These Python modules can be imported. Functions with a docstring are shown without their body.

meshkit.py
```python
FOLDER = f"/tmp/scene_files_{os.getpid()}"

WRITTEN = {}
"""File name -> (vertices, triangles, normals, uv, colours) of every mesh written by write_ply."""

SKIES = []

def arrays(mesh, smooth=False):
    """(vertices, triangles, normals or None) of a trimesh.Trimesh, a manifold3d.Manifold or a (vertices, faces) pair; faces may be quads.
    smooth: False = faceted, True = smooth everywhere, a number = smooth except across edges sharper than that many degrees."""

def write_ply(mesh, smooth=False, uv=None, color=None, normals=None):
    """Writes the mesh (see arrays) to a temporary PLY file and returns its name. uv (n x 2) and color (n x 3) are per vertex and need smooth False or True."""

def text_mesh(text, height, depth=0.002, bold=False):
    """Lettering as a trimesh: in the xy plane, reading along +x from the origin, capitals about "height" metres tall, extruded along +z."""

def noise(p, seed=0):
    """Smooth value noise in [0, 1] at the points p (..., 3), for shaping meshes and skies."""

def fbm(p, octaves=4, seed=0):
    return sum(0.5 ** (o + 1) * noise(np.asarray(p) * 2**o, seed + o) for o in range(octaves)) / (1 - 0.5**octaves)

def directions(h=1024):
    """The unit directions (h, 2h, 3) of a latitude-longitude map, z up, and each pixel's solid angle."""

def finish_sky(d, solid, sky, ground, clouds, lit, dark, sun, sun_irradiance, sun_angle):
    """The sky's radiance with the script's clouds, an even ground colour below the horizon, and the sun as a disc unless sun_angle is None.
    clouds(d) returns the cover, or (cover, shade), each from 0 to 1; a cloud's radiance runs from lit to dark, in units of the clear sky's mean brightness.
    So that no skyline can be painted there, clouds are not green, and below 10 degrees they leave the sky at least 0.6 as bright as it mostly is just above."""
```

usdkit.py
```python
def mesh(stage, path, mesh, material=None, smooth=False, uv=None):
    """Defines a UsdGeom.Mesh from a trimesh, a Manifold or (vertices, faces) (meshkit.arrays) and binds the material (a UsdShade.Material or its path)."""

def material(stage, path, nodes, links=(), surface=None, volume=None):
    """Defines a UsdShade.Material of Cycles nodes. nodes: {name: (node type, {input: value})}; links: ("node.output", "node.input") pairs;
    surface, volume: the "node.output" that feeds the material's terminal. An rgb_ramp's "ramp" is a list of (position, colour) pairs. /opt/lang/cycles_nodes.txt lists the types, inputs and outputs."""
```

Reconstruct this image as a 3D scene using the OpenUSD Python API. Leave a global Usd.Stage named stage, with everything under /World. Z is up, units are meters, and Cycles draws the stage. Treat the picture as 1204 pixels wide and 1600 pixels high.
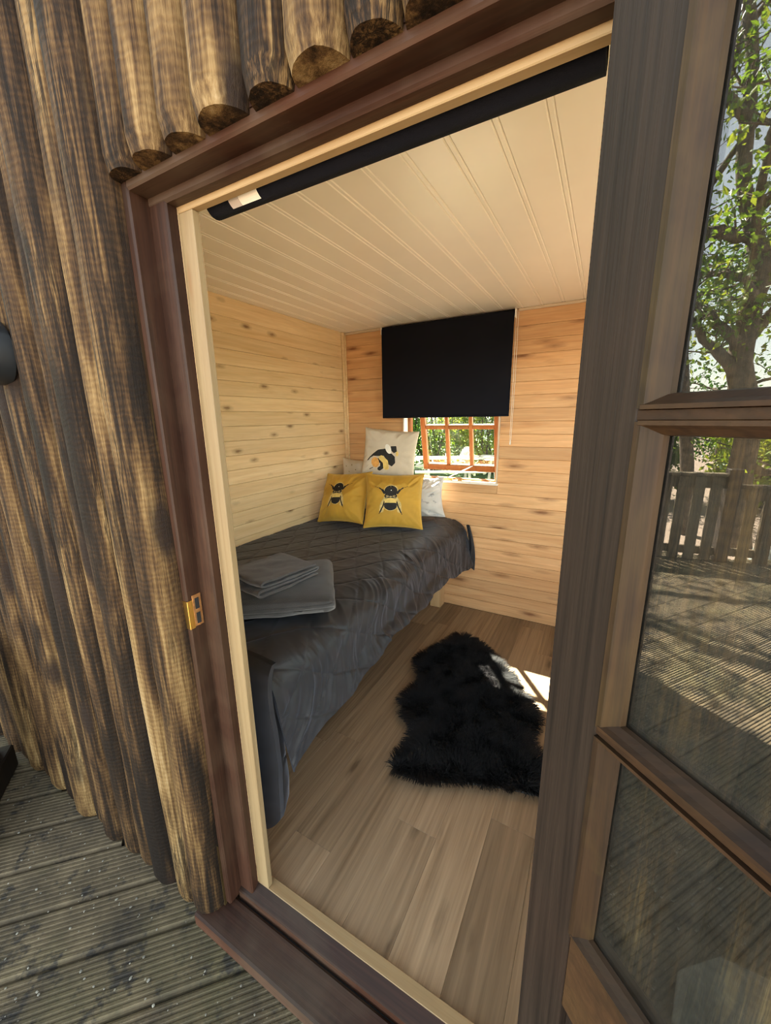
import math, random
import numpy as np, trimesh, usdkit, meshkit
from shapely.geometry import Polygon, Point, LineString
from shapely import affinity
from pxr import Usd, UsdGeom, UsdLux, UsdShade, Gf, Vt

rnd = random.Random(7)
rng = np.random.default_rng(7)
stage = Usd.Stage.CreateInMemory()
UsdGeom.Xform.Define(stage, '/World')
UsdGeom.Scope.Define(stage, '/World/Looks')
V = lambda *a: np.array(a, float)

# ------------------------------------------------------------------ camera
F_PX, YAW, PITCH, ROLL, EYE = 608.6, -.5068, .2345, -.0154, V(.8553, -.6349, 1.5)
fw = V(math.sin(YAW) * math.cos(PITCH), math.cos(YAW) * math.cos(PITCH), -math.sin(PITCH))
rt = V(math.cos(YAW), -math.sin(YAW), 0)
up = np.cross(rt, fw)
rt, up = rt * math.cos(ROLL) + up * math.sin(ROLL), -rt * math.sin(ROLL) + up * math.cos(ROLL)
cam = UsdGeom.Camera.Define(stage, '/World/camera')
cam.CreateHorizontalApertureAttr(36.0)
cam.CreateFocalLengthAttr(36.0 * F_PX / 1204)
cam.CreateClippingRangeAttr(Gf.Vec2f(.02, 500))
cam.AddTransformOp().Set(Gf.Matrix4d(*rt, 0, *up, 0, *(-fw), 0, *EYE, 1))
cam.CreateExposureAttr(1.8)

# ------------------------------------------------------------------ sky and sun
SUN = V(-.556, .575, 1.0); SUN /= np.linalg.norm(SUN)
EL, AZ = math.asin(SUN[2]), math.atan2(SUN[0], SUN[1])
sky = UsdLux.DomeLight.Define(stage, '/World/sky')
sky.CreateIntensityAttr(1.0)
skym = usdkit.material(stage, '/World/Looks/sky', {
    't': ('sky_texture', {'sky_type': 'multiple_scattering', 'sun_disc': False, 'sun_elevation': EL, 'sun_rotation': AZ, 'aerosol_density': 1.6}),
    'h': ('hsv', {'saturation': .60, 'value': 1.0}), 'w': ('mix', {'mix_type': 'multiply', 'fac': 1., 'color2': (1.09, .985, .80)}),
    'b': ('background_shader', {'strength': .13})}, [('t.color', 'h.color'), ('h.color', 'w.color1'), ('w.color', 'b.color')], surface='b.background')
UsdShade.MaterialBindingAPI.Apply(sky.GetPrim()).Bind(skym)
sun = UsdLux.DistantLight.Define(stage, '/World/sun')
sun.CreateIntensityAttr(6.5); sun.CreateNormalizeAttr(True); sun.CreateAngleAttr(.53); sun.CreateColorAttr(Gf.Vec3f(1, .92, .78))
zx = SUN; xx = np.cross([0, 0, 1.], zx); xx /= np.linalg.norm(xx); yx = np.cross(zx, xx)
sun.AddTransformOp().Set(Gf.Matrix4d(*xx, 0, *yx, 0, *zx, 0, 0, 0, 8, 1))

# ------------------------------------------------------------------ helpers
used = {}
def numbered(parent, name):
    k = used.get((parent, name), 0); used[(parent, name)] = k + 1
    return f'{parent}/{name}' if k == 0 else f'{parent}/{name}_{k:03d}'
def path_of(p):
    return '/World' if p is None else (p if isinstance(p, str) else str(p.GetPath()))
def tag(o, label=None, cat=None, group=None, kind=None):
    for k, v in (('label', label), ('category', cat), ('group', group), ('kind', kind)):
        if v: o.SetCustomDataByKey(k, v)
    return o
def obj(name, mesh, mat, parent=None, smooth=False, **kw):
    m = usdkit.mesh(stage, numbered(path_of(parent), name), mesh, mat, smooth=smooth)
    return tag(m.GetPrim(), **kw)
def thing(name, loc=None, rz=0, **kw):
    x = UsdGeom.Xform.Define(stage, numbered('/World', name))
    if loc is not None:
        x.AddTranslateOp().Set(Gf.Vec3d(*map(float, loc)))
        x.AddRotateZOp().Set(math.degrees(rz))
    return tag(x.GetPrim(), **kw)
def cat(parts):
    vs, fs, n = [], [], 0
    for v, f in parts:
        v = np.asarray(v, float); f = np.asarray(f, int)
        if f.shape[1] == 4: f = np.vstack([f[:, [0, 1, 2]], f[:, [0, 2, 3]]])
        vs.append(v); fs.append(f + n); n += len(v)
    return np.vstack(vs), np.vstack(fs)
def box(lo, hi, c=.002):
    """a box with chamfered edges: (vertices, triangles)"""
    lo, hi = np.array(lo, float), np.array(hi, float)
    c = min(c, (hi - lo).min() * .45)
    if c <= 0:
        m = trimesh.creation.box(hi - lo); return np.array(m.vertices) + (lo + hi) / 2, np.array(m.faces)
    pts = []
    for s in np.ndindex(2, 2, 2):
        p = np.where(s, hi, lo); d = np.where(s, -c, c)
        for k in range(3):
            q = p + d; q[k] = p[k]; pts.append(q)
    h = trimesh.convex.convex_hull(np.array(pts))
    return np.array(h.vertices), np.array(h.faces)
def xf(vf, rot=None, loc=(0, 0, 0)):
    v, f = vf
    v = np.asarray(v, float)
    if rot is not None: v = v @ np.asarray(rot).T
    return v + np.asarray(loc, float), f
def Rz(a): c, s = math.cos(a), math.sin(a); return np.array([[c, -s, 0], [s, c, 0], [0, 0, 1.]])
def Rx(a): c, s = math.cos(a), math.sin(a); return np.array([[1, 0, 0], [0, c, -s], [0, s, c]])
def Ry(a): c, s = math.cos(a), math.sin(a); return np.array([[c, 0, s], [0, 1, 0], [-s, 0, c]])
def grid(P, flip=False, wrap=False):
    """P (n, m, 3) points -> mesh"""
    n, m = P.shape[:2]
    i, j = np.meshgrid(np.arange(n - 1), np.arange(m if wrap else m - 1), indexing='ij')
    a, b = i * m + j, i * m + (j + 1) % m
    c, d = (i + 1) * m + (j + 1) % m, (i + 1) * m + j
    q = np.stack([a, b, c, d], -1).reshape(-1, 4)
    if flip: q = q[:, ::-1]
    return P.reshape(-1, 3), np.vstack([q[:, [0, 1, 2]], q[:, [0, 2, 3]]])
def tube(pts, radii, sides=8, cap=True):
    p = np.asarray(pts, float); t = np.gradient(p, axis=0); t /= np.linalg.norm(t, axis=1, keepdims=True) + 1e-12
    ref = V(0, 0, 1) if abs(t[0, 2]) < .9 else V(1, 0, 0)
    a = np.cross(t, ref); a /= np.linalg.norm(a, axis=1, keepdims=True) + 1e-12
    b = np.cross(t, a); ang = np.arange(sides) * 2 * np.pi / sides
    r = np.broadcast_to(radii, (len(p),))[:, None, None]
    P = p[:, None] + r * (np.cos(ang)[None, :, None] * a[:, None] + np.sin(ang)[None, :, None] * b[:, None])
    v, f = grid(P, wrap=True)
    if cap:
        n = len(v); v = np.vstack([v, p[0], p[-1]]); k = np.arange(sides); L = (len(p) - 1) * sides
        f = np.vstack([f, np.stack([k, np.full(sides, n), (k + 1) % sides], 1), np.stack([L + (k + 1) % sides, np.full(sides, n + 1), L + k], 1)])
    return v, f
def lathe(prof, sides=24):
    prof = np.asarray(prof, float); a = np.arange(sides) * 2 * np.pi / sides
    P = np.stack([prof[:, None, 0] * np.cos(a), prof[:, None, 0] * np.sin(a), np.broadcast_to(prof[:, None, 1], (len(prof), sides))], -1)
    return grid(P, wrap=True)
def extrude(poly, h):
    m = trimesh.creation.extrude_polygon(poly, h, engine='earcut'); return np.array(m.vertices), np.array(m.faces)
def profile_sweep(prof, a, b):
    """closed 2-D profile (list of world offsets, 3-D) swept straight from a to b"""
    prof = np.asarray(prof, float); a, b = np.asarray(a, float), np.asarray(b, float)
    n = len(prof); v = np.vstack([prof + a, prof + b]); k = np.arange(n); kk = (k + 1) % n
    f = np.vstack([np.stack([k, kk, n + kk], 1), np.stack([k, n + kk, n + k], 1)])
    ax = np.argsort(np.ptp(prof, axis=0))[1:]
    pv, pf = trimesh.creation.triangulate_polygon(Polygon(prof[:, ax]), engine='earcut')
    idx = np.array([np.argmin(((prof[:, ax] - q) ** 2).sum(1)) for q in pv]); c0 = idx[pf]; c1 = c0[:, ::-1] + n
    m = trimesh.Trimesh(v, np.vstack([f, c0, c1]), process=False); trimesh.repair.fix_normals(m)
    return np.array(m.vertices), np.array(m.faces)

# ------------------------------------------------------------------ materials
M = {}
def mat(name, nodes, links, surface='p.BSDF'):
    M[name] = usdkit.material(stage, '/World/Looks/' + name, nodes, links, surface=surface); return M[name]
def plain(name, col, rough=.6, metallic=0., bump=0., bscale=200., vary=.12, vscale=6., **kw):
    nodes = {'g': ('texture_coordinate', {}), 'n': ('noise_texture', {'scale': vscale, 'detail': 4.}),
             'r': ('rgb_ramp', {'ramp': [(.3, tuple(c * (1 - vary) for c in col)), (.7, tuple(min(1, c * (1 + vary)) for c in col))]}),
             'p': ('principled_bsdf', {'roughness': rough, 'metallic': metallic, **kw})}
    links = [('g.object', 'n.vector'), ('n.fac', 'r.fac'), ('r.color', 'p.base_color')]
    if bump:
        nodes |= {'n2': ('noise_texture', {'scale': bscale, 'detail': 3.}), 'b': ('bump', {'strength': bump, 'distance': .002})}
        links += [('g.object', 'n2.vector'), ('n2.fac', 'b.height'), ('b.normal', 'p.normal')]
    return mat(name, nodes, links)
def wood(name, axis, light, dark, off=0., knots=None, rough=.45, streak=26., along=1.3, bump=.25, contrast=(.3, .72), rings=.5, tone=.18, knot_col=(.16, .07, .025), knot_scale=(3.0, 11.0), knot_r=.085, coat=0., spec=.3, patch=0., patch_col=None):
    """grain along the axis 0/1/2; light and dark are the early and late wood"""
    s = [streak] * 3; s[axis] = along
    ks = [knot_scale[1]] * 3; ks[axis] = knot_scale[0]
    nodes = {'g': ('texture_coordinate', {}), 'oi': ('object_info', {}),
             'om': ('math', {'math_type': 'multiply', 'value2': 37.0}), 'ov': ('combine_xyz', {}),
             'ad': ('vector_math', {'math_type': 'add'}),
             'mp': ('mapping', {'scale': tuple(s), 'location': (off, off * 1.7, off * .6)}),
             'n': ('noise_texture', {'scale': 1.0, 'detail': 7., 'roughness': .62, 'distortion': 1.1}),
             'r': ('rgb_ramp', {'ramp': [(contrast[0], dark), (contrast[1], light)]}),
             'mp2': ('mapping', {'scale': tuple(x * 5 for x in s)}), 'n2': ('noise_texture', {'scale': 1., 'detail': 3.}),
             'fine': ('map_range', {'from_min': .3, 'from_max': .7, 'to_min': 1 - tone * .6, 'to_max': 1 + tone * .5}),
             'rv': ('map_range', {'to_min': 1 - tone, 'to_max': 1 + tone}),
             'mm': ('math', {'math_type': 'multiply'}), 'cc': ('combine_color', {}),
             'mx': ('mix', {'mix_type': 'multiply', 'fac': 1.0}),
             'b': ('bump', {'strength': bump, 'distance': .0012}),
             'p': ('principled_bsdf', {'roughness': rough, 'specular_ior_level': spec, 'coat_weight': coat, 'coat_roughness': .25})}
    links = [('oi.random', 'om.value1'), ('om.value', 'ov.x'), ('om.value', 'ov.y'), ('om.value', 'ov.z'), ('g.object', 'ad.vector1'), ('ov.vector', 'ad.vector2'),
             ('ad.vector', 'mp.vector'), ('mp.vector', 'n.vector'), ('n.fac', 'r.fac'), ('ad.vector', 'mp2.vector'), ('mp2.vector', 'n2.vector'), ('n2.fac', 'fine.value'),
             ('oi.random', 'rv.value'), ('rv.result', 'mm.value1'), ('fine.result', 'mm.value2'), ('mm.value', 'cc.r'), ('mm.value', 'cc.g'), ('mm.value', 'cc.b'),
             ('cc.color', 'mx.color2'), ('n2.fac', 'b.height'), ('b.normal', 'p.normal')]
    last = 'r.color'
    if patch_col is not None:
        nodes |= {'pn': ('noise_texture', {'scale': 2.3, 'detail': 5., 'roughness': .65, 'distortion': .6}), 'pr': ('rgb_ramp', {'ramp': [(.42, (0, 0, 0)), (.66, (patch, patch, patch))]}), 'pm': ('mix', {'mix_type': 'mix', 'color2': patch_col})}
        links += [('ad.vector', 'pn.vector'), ('pn.fac', 'pr.fac'), ('pr.color', 'pm.fac'), (last, 'pm.color1')]; last = 'pm.color'
    if knots:
        nodes |= {'kmp': ('mapping', {'scale': tuple(ks)}), 'kn': ('noise_texture', {'scale': 9., 'detail': 2.}), 'kd': ('vector_math', {'math_type': 'scale', 'scale': .10}), 'ka': ('vector_math', {'math_type': 'add'}),
                  'kv': ('voronoi_texture', {'scale': 1.0, 'feature': 'f1', 'randomness': .9}),
                  'kr': ('rgb_ramp', {'ramp': [(0, (knots,) * 3), (knot_r * .6, (knots * .75,) * 3), (knot_r, (knots * .38,) * 3), (knot_r * 1.9, (0, 0, 0))]}), 'km': ('mix', {'mix_type': 'mix', 'color2': knot_col})}
        links += [('ad.vector', 'kmp.vector'), ('kmp.vector', 'kn.vector'), ('kn.color', 'kd.vector1'), ('kmp.vector', 'ka.vector1'), ('kd.vector', 'ka.vector2'), ('ka.vector', 'kv.vector'), ('kv.distance', 'kr.fac'), ('kr.color', 'km.fac'), (last, 'km.color1')]; last = 'km.color'
    links += [(last, 'mx.color1'), ('mx.color', 'p.base_color')]
    return mat(name, nodes, links)

SPR_L, SPR_D = (.78, .60, .36), (.66, .455, .235)
wood('spruce_y', 1, SPR_L, SPR_D, knots=.95, knot_scale=(4.4, 11.), tone=.09, streak=20, knot_r=.125)
wood('pine_x', 0, (.70, .44, .225), (.56, .30, .13), knots=.95, knot_scale=(2.7, 11.), tone=.13, streak=20, knot_col=(.15, .05, .016), knot_r=.145)
wood('pine_z', 2, (.235, .172, .092), (.18, .12, .058), knots=.5, knot_scale=(2.2, 12), tone=.06, streak=40)
wood('pine_frame_x', 0, (.34, .24, .125), (.28, .18, .085), tone=.05, streak=40)
wood('frame_z', 2, (.044, .0185, .0105), (.012, .0055, .0036), spec=.2, tone=.22, streak=30, along=1.0, rough=.42, bump=.4, patch=.55, patch_col=(.058, .034, .020))
wood('frame_x', 0, (.050, .021, .0125), (.013, .006, .004), spec=.16, tone=.22, streak=30, along=1.0, rough=.42, bump=.4, patch=.55, patch_col=(.065, .045, .030))
wood('door_z', 2, (.024, .0155, .0105), (.006, .004, .0028), spec=.18, tone=.2, streak=60, along=1.2, rough=.5, bump=.5, patch=.5, patch_col=(.021, .0115, .0075))
wood('door_bar', 0, (.032, .0145, .0062), (.009, .0046, .0024), spec=.2, tone=.2, streak=30, along=2.0, rough=.5, bump=.4, patch=.6, patch_col=(.042, .022, .008))
wood('bead_z', 2, (.036, .018, .0075), (.009, .005, .0025), spec=.2, tone=.2, streak=46, along=1.6, rough=.5, bump=.5, patch=.6, patch_col=(.085, .055, .017))
wood('sash_wood', 2, (.40, .17, .055), (.28, .10, .03), tone=.1, streak=26, rough=.4)
wood('laminate', 1, (.37, .265, .16), (.17, .112, .062), knots=.85, knot_scale=(1.9, 7.0), knot_r=.085, knot_col=(.05, .03, .017), tone=.24, streak=19, along=.6, rough=.42, bump=.12, contrast=(.30, .70), patch=.5, patch_col=(.29, .205, .125))
wood('bed_wood', 2, (.62, .42, .22), (.48, .30, .14), knots=.6, tone=.06)
wood('rail_wood', 2, (.13, .10, .06), (.045, .033, .02), tone=.25, streak=24, rough=.8, bump=.6)
wood('table_wood', 0, (.62, .56, .45), (.48, .42, .33), tone=.12, rough=.8)
wood('dark_timber', 2, (.035, .022, .015), (.010, .007, .005), tone=.2, streak=24, rough=.6, bump=.5)

# the stained log slabs: dark stain worn off to golden and pale wood, chatter marks across the grain
mat('log', {
    'g': ('texture_coordinate', {}), 'oi': ('object_info', {}), 'om': ('math', {'math_type': 'multiply', 'value2': 53.}), 'ov': ('combine_xyz', {}), 'ad': ('vector_math', {'math_type': 'add'}),
    'm1': ('mapping', {'scale': (26., 26., 1.1)}), 'n1': ('noise_texture', {'scale': 1., 'detail': 8., 'roughness': .68, 'distortion': .55}),
    'm2': ('mapping', {'scale': (7., 7., 1.3)}), 'n2': ('noise_texture', {'scale': 1., 'detail': 6., 'roughness': .6, 'distortion': .7}),
    'm3': ('mapping', {'scale': (1., 1., 1.)}), 'n3': ('wave_texture', {'wave_type': 'bands', 'bands_direction': 'z', 'scale': 20., 'distortion': 5.5, 'detail': 2., 'detail_scale': 1.6, 'detail_roughness': .6}),
    'm4': ('mapping', {'scale': (120., 120., 3.)}), 'n4': ('noise_texture', {'scale': 1., 'detail': 5., 'roughness': .75}),
    's0': ('math', {'math_type': 'multiply', 'value2': .085}), 's1': ('math', {'math_type': 'multiply_add', 'value2': .44}), 's2': ('math', {'math_type': 'multiply_add', 'value2': .60}),
    's3': ('math', {'math_type': 'multiply_add', 'value2': .020}), 's4': ('math', {'math_type': 'multiply_add', 'value2': .30}),
    'r': ('rgb_ramp', {'ramp': [(.62, (.005, .003, .0018)), (.68, (.014, .0078, .0038)), (.735, (.048, .0255, .0105)), (.79, (.105, .062, .024)), (.85, (.19, .124, .053)), (.93, (.28, .205, .11))]}),
    'km': ('mapping', {'scale': (7.5, 7.5, 2.6)}), 'kv': ('voronoi_texture', {'scale': 1., 'randomness': 1.}), 'kr': ('rgb_ramp', {'ramp': [(0, (.95,) * 3), (.13, (.9,) * 3), (.19, (.45,) * 3), (.26, (0, 0, 0))]}), 'kx': ('mix', {'color2': (.012, .007, .005)}),
    'hb1': ('math', {'math_type': 'multiply', 'value2': .22}), 'hb2': ('math', {'math_type': 'multiply_add', 'value2': .9}),
    'm5': ('mapping', {'scale': (60., 60., 2.6)}), 'n5': ('noise_texture', {'scale': 1., 'detail': 4., 'roughness': .6, 'distortion': .9}), 'r5': ('rgb_ramp', {'ramp': [(.44, (0, 0, 0)), (.485, (.85,) * 3), (.515, (.85,) * 3), (.56, (0, 0, 0))]}), 'm6': ('mapping', {'scale': (5., 5., 1.8), 'location': (9, 3, 1)}), 'n6': ('noise_texture', {'scale': 1., 'detail': 4.}), 'r6': ('rgb_ramp', {'ramp': [(.48, (0, 0, 0)), (.60, (1, 1, 1))]}), 'q5': ('mix', {'mix_type': 'multiply', 'fac': 1.}), 'x5': ('mix', {'color2': (.006, .0035, .002)}),
    'b': ('bump', {'strength': .7, 'distance': .006}),
    'p': ('principled_bsdf', {'roughness': .72, 'specular_ior_level': .14})},
    [('oi.random', 'om.value1'), ('om.value', 'ov.x'), ('om.value', 'ov.z'), ('g.object', 'ad.vector1'), ('ov.vector', 'ad.vector2')]
    + [x for k in '123456' for x in ((f'ad.vector', f'm{k}.vector'), (f'm{k}.vector', f'n{k}.vector'))]
    + [('oi.random', 's0.value1'), ('s0.value', 's1.value3'), ('n1.fac', 's1.value1'), ('n2.fac', 's2.value1'), ('s1.value', 's2.value3'), ('n3.fac', 's3.value1'), ('s2.value', 's3.value3'), ('n4.fac', 's4.value1'), ('s3.value', 's4.value3'), ('s4.value', 'r.fac'),
       ('ad.vector', 'km.vector'), ('km.vector', 'kv.vector'), ('kv.distance', 'kr.fac'), ('kr.color', 'kx.fac'), ('n5.fac', 'r5.fac'), ('n6.fac', 'r6.fac'), ('r5.color', 'q5.color1'), ('r6.color', 'q5.color2'), ('q5.color', 'x5.fac'), ('r.color', 'x5.color1'), ('x5.color', 'kx.color1'), ('kx.color', 'p.base_color'),
       ('n3.fac', 'hb1.value1'), ('n4.fac', 'hb2.value1'), ('hb1.value', 'hb2.value3'), ('hb2.value', 'b.height'), ('b.normal', 'p.normal')])
# decking: weathered brown with dark and mossy blotches and grit
mat('deck', {
    'g': ('texture_coordinate', {}), 'n1': ('noise_texture', {'scale': 5., 'detail': 6., 'roughness': .7}), 'r1': ('rgb_ramp', {'ramp': [(.32, (.042, .031, .017)), (.5, (.098, .072, .038)), (.72, (.18, .135, .074))]}),
    'n2': ('noise_texture', {'scale': 2.2, 'detail': 5.}), 'r2': ('rgb_ramp', {'ramp': [(.5, (0, 0, 0)), (.68, (.5,) * 3)]}), 'x2': ('mix', {'color2': (.065, .064, .02)}),
    'n3': ('noise_texture', {'scale': 15., 'detail': 5., 'roughness': .68}), 'r3': ('rgb_ramp', {'ramp': [(.54, (0, 0, 0)), (.64, (.85,) * 3)]}), 'x3': ('mix', {'color2': (.012, .010, .008)}),
    'v': ('voronoi_texture', {'scale': 26.}), 'rv': ('rgb_ramp', {'ramp': [(.0, (.9,) * 3), (.055, (.8,) * 3), (.085, (0, 0, 0))]}), 'x4': ('mix', {'color2': (.32, .29, .22)}),
    'n5': ('noise_texture', {'scale': 120., 'detail': 3.}), 'b': ('bump', {'strength': .5, 'distance': .003}),
    'p': ('principled_bsdf', {'roughness': .8})},
    [(f'g.object', f'{k}.vector') for k in ('n1', 'n2', 'n3', 'v', 'n5')] + [('n1.fac', 'r1.fac'), ('n2.fac', 'r2.fac'), ('r2.color', 'x2.fac'), ('r1.color', 'x2.color1'), ('n3.fac', 'r3.fac'), ('r3.color', 'x3.fac'), ('x2.color', 'x3.color1'),
     ('v.distance', 'rv.fac'), ('rv.color', 'x4.fac'), ('x3.color', 'x4.color1'), ('x4.color', 'p.base_color'), ('n5.fac', 'b.height'), ('b.normal', 'p.normal')])
plain('ceiling_white', (.90, .85, .74), .30, vary=.015, specular_ior_level=.45)
plain('blind_black', (.0010, .0019, .0068), .85, specular_ior_level=.25, bump=.5, bscale=900., vary=.1)
plain('blind_batten', (.62, .50, .36), .5, vary=.03)
plain('white_plastic', (.80, .77, .70), .35, vary=.02)
plain('reveal_white', (.88, .85, .78), .45, vary=.02)
plain('brass', (.90, .60, .18), .25, metallic=1., vary=.05)
plain('rusty_brass', (.46, .22, .08), .42, metallic=.8, vary=.35, vscale=60)
plain('steel', (.62, .62, .62), .3, metallic=1.)
plain('hole_dark', (.006, .005, .004), .8)
plain('lamp_black', (.010, .011, .012), .38, vary=.05)
plain('mattress_cloth', (.7, .68, .64), .9)
plain('towel', (.030, .028, .027), .95, bump=1., bscale=480., vary=.22, vscale=20, sheen_weight=.35)
plain('towel_small', (.031, .027, .027), .95, bump=1., bscale=480., vary=.22, vscale=20, sheen_weight=.35)
plain('mustard', (.50, .285, .028), .72, bump=.25, bscale=300., vary=.10, vscale=9, sheen_weight=.6, sheen_tint=(1, .8, .3))
plain('cream_linen', (.58, .51, .40), .9, bump=.5, bscale=420., vary=.05, vscale=14)
plain('cotton_grey', (.45, .45, .46), .9)
plain('white_cotton', (.58, .56, .53), .9, bump=.2, bscale=300., vary=.04)
plain('print_black', (.012, .011, .010), .8, vary=.3, vscale=40)
plain('print_grey', (.30, .24, .12), .8, vary=.35, vscale=60)
plain('print_yellow', (.74, .55, .17), .8, vary=.15, vscale=40)
plain('print_orange', (.72, .36, .09), .85, vary=.2, vscale=40)
plain('print_white', (.80, .78, .72), .85)
plain('print_pale', (.60, .46, .18), .85, vary=.25, vscale=80)
plain('label_ink', (.03, .025, .02), .6)
plain('label_paper', (.82, .78, .70), .5)
plain('label_grey', (.50, .44, .40), .5)
plain('rug_hide', (.008, .0075, .0075), .9)
plain('trunk', (.085, .062, .040), .9, bump=1., bscale=26., vary=.5, vscale=14)
plain('gravel', (.20, .15, .115), .95, bump=1., bscale=60., vary=.25, vscale=30)
plain('lawn', (.045, .085, .018), .95, bump=1., bscale=40., vary=.4, vscale=9)
plain('stone', (.30, .34, .32), .8, bump=.8, bscale=22., vary=.25, vscale=10)
plain('stone_slab', (.17, .155, .115), .9, bump=1., bscale=120., vary=.3, vscale=60)
plain('roof_felt', (.03, .03, .03), .9)
plain('blue_tarp', (.05, .16, .55), .5)
# quilt: charcoal velvet
mat('quilt', {'g': ('texture_coordinate', {}), 'n': ('noise_texture', {'scale': 30., 'detail': 4.}), 'r': ('rgb_ramp', {'ramp': [(.3, (.0045, .0046, .0056)), (.7, (.0105, .0102, .0125))]}),
              'n2': ('noise_texture', {'scale': 260., 'detail': 3.}), 'b': ('bump', {'strength': .3, 'distance': .0015}),
              'p': ('principled_bsdf', {'roughness': .52, 'specular_ior_level': .5, 'sheen_weight': .22, 'sheen_roughness': .38, 'sheen_tint': (.70, .80, 1.)})},
    [('g.object', 'n.vector'), ('g.object', 'n2.vector'), ('n.fac', 'r.fac'), ('r.color', 'p.base_color'), ('n2.fac', 'b.height'), ('b.normal', 'p.normal')])
mat('fur', {'p': ('principled_bsdf', {'base_color': (.0045, .0042, .0045), 'roughness': .55, 'specular_ior_level': .3})}, [])
def leaf_mat(name, a, b, trans):
    mat(name, {'g': ('geometry', {}), 'r': ('rgb_ramp', {'ramp': [(0, a), (1, b)]}), 'p': ('principled_bsdf', {'roughness': .42, 'specular_ior_level': .5}), 't': ('translucent_bsdf', {'color': trans}), 'm': ('mix_closure', {'fac': .42})},
        [('g.random_per_island', 'r.fac'), ('r.color', 'p.base_color'), ('p.BSDF', 'm.closure1'), ('t.BSDF', 'm.closure2')], surface='m.closure')
leaf_mat('leaf_mid', (.035, .085, .016), (.10, .165, .03), (.20, .32, .02))
leaf_mat('leaf_dark', (.015, .048, .016), (.04, .09, .024), (.06, .15, .02))
leaf_mat('leaf_bright', (.10, .17, .02), (.19, .26, .04), (.40, .46, .03))
def glass_mat(name, refl, tint, dust):
    mat(name, {'t': ('transparent_bsdf', {'color': tint}), 'gl': ('glossy_bsdf', {'roughness': 0., 'color': (1, 1, 1)}), 'fr': ('layer_weight', {'blend': .5}), 'pw': ('math', {'math_type': 'power', 'value2': 5.}),
               'mr': ('map_range', {'to_min': refl, 'to_max': .9}), 'm': ('mix_closure', {}),
               'g': ('texture_coordinate', {}), 'n': ('noise_texture', {'scale': 14., 'detail': 8., 'roughness': .75}), 'r': ('rgb_ramp', {'ramp': [(.35, (dust * .25,) * 3), (.75, (dust,) * 3)]}),
               'd': ('diffuse_bsdf', {'color': (.55, .52, .45)}), 'm2': ('mix_closure', {})},
        [('fr.facing', 'pw.value1'), ('pw.value', 'mr.value'), ('mr.result', 'm.fac'), ('t.BSDF', 'm.closure1'), ('gl.BSDF', 'm.closure2'), ('g.object', 'n.vector'), ('n.fac', 'r.fac'), ('r.color', 'm2.fac'), ('m.closure', 'm2.closure1'), ('d.BSDF', 'm2.closure2')], surface='m2.closure')
glass_mat('door_glass', .105, (.74, .75, .70), .012)
glass_mat('window_glass', .06, (.93, .95, .93), .03)
# ------------------------------------------------------------------ the cabin: shell
XL, XR, L, ZC = -1.087, 1.42, 2.2135, 2.185      # left wall, right wall, far wall, ceiling
WX0, WX1, WZ0, WZ1 = -.545, .208, 1.03, 2.115    # window opening in the far wall
JX, HX, DZ = -.055, .862, 1.967                  # rebate of the left jamb, of the right jamb, of the head
ZD = -.10                                        # deck

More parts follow.
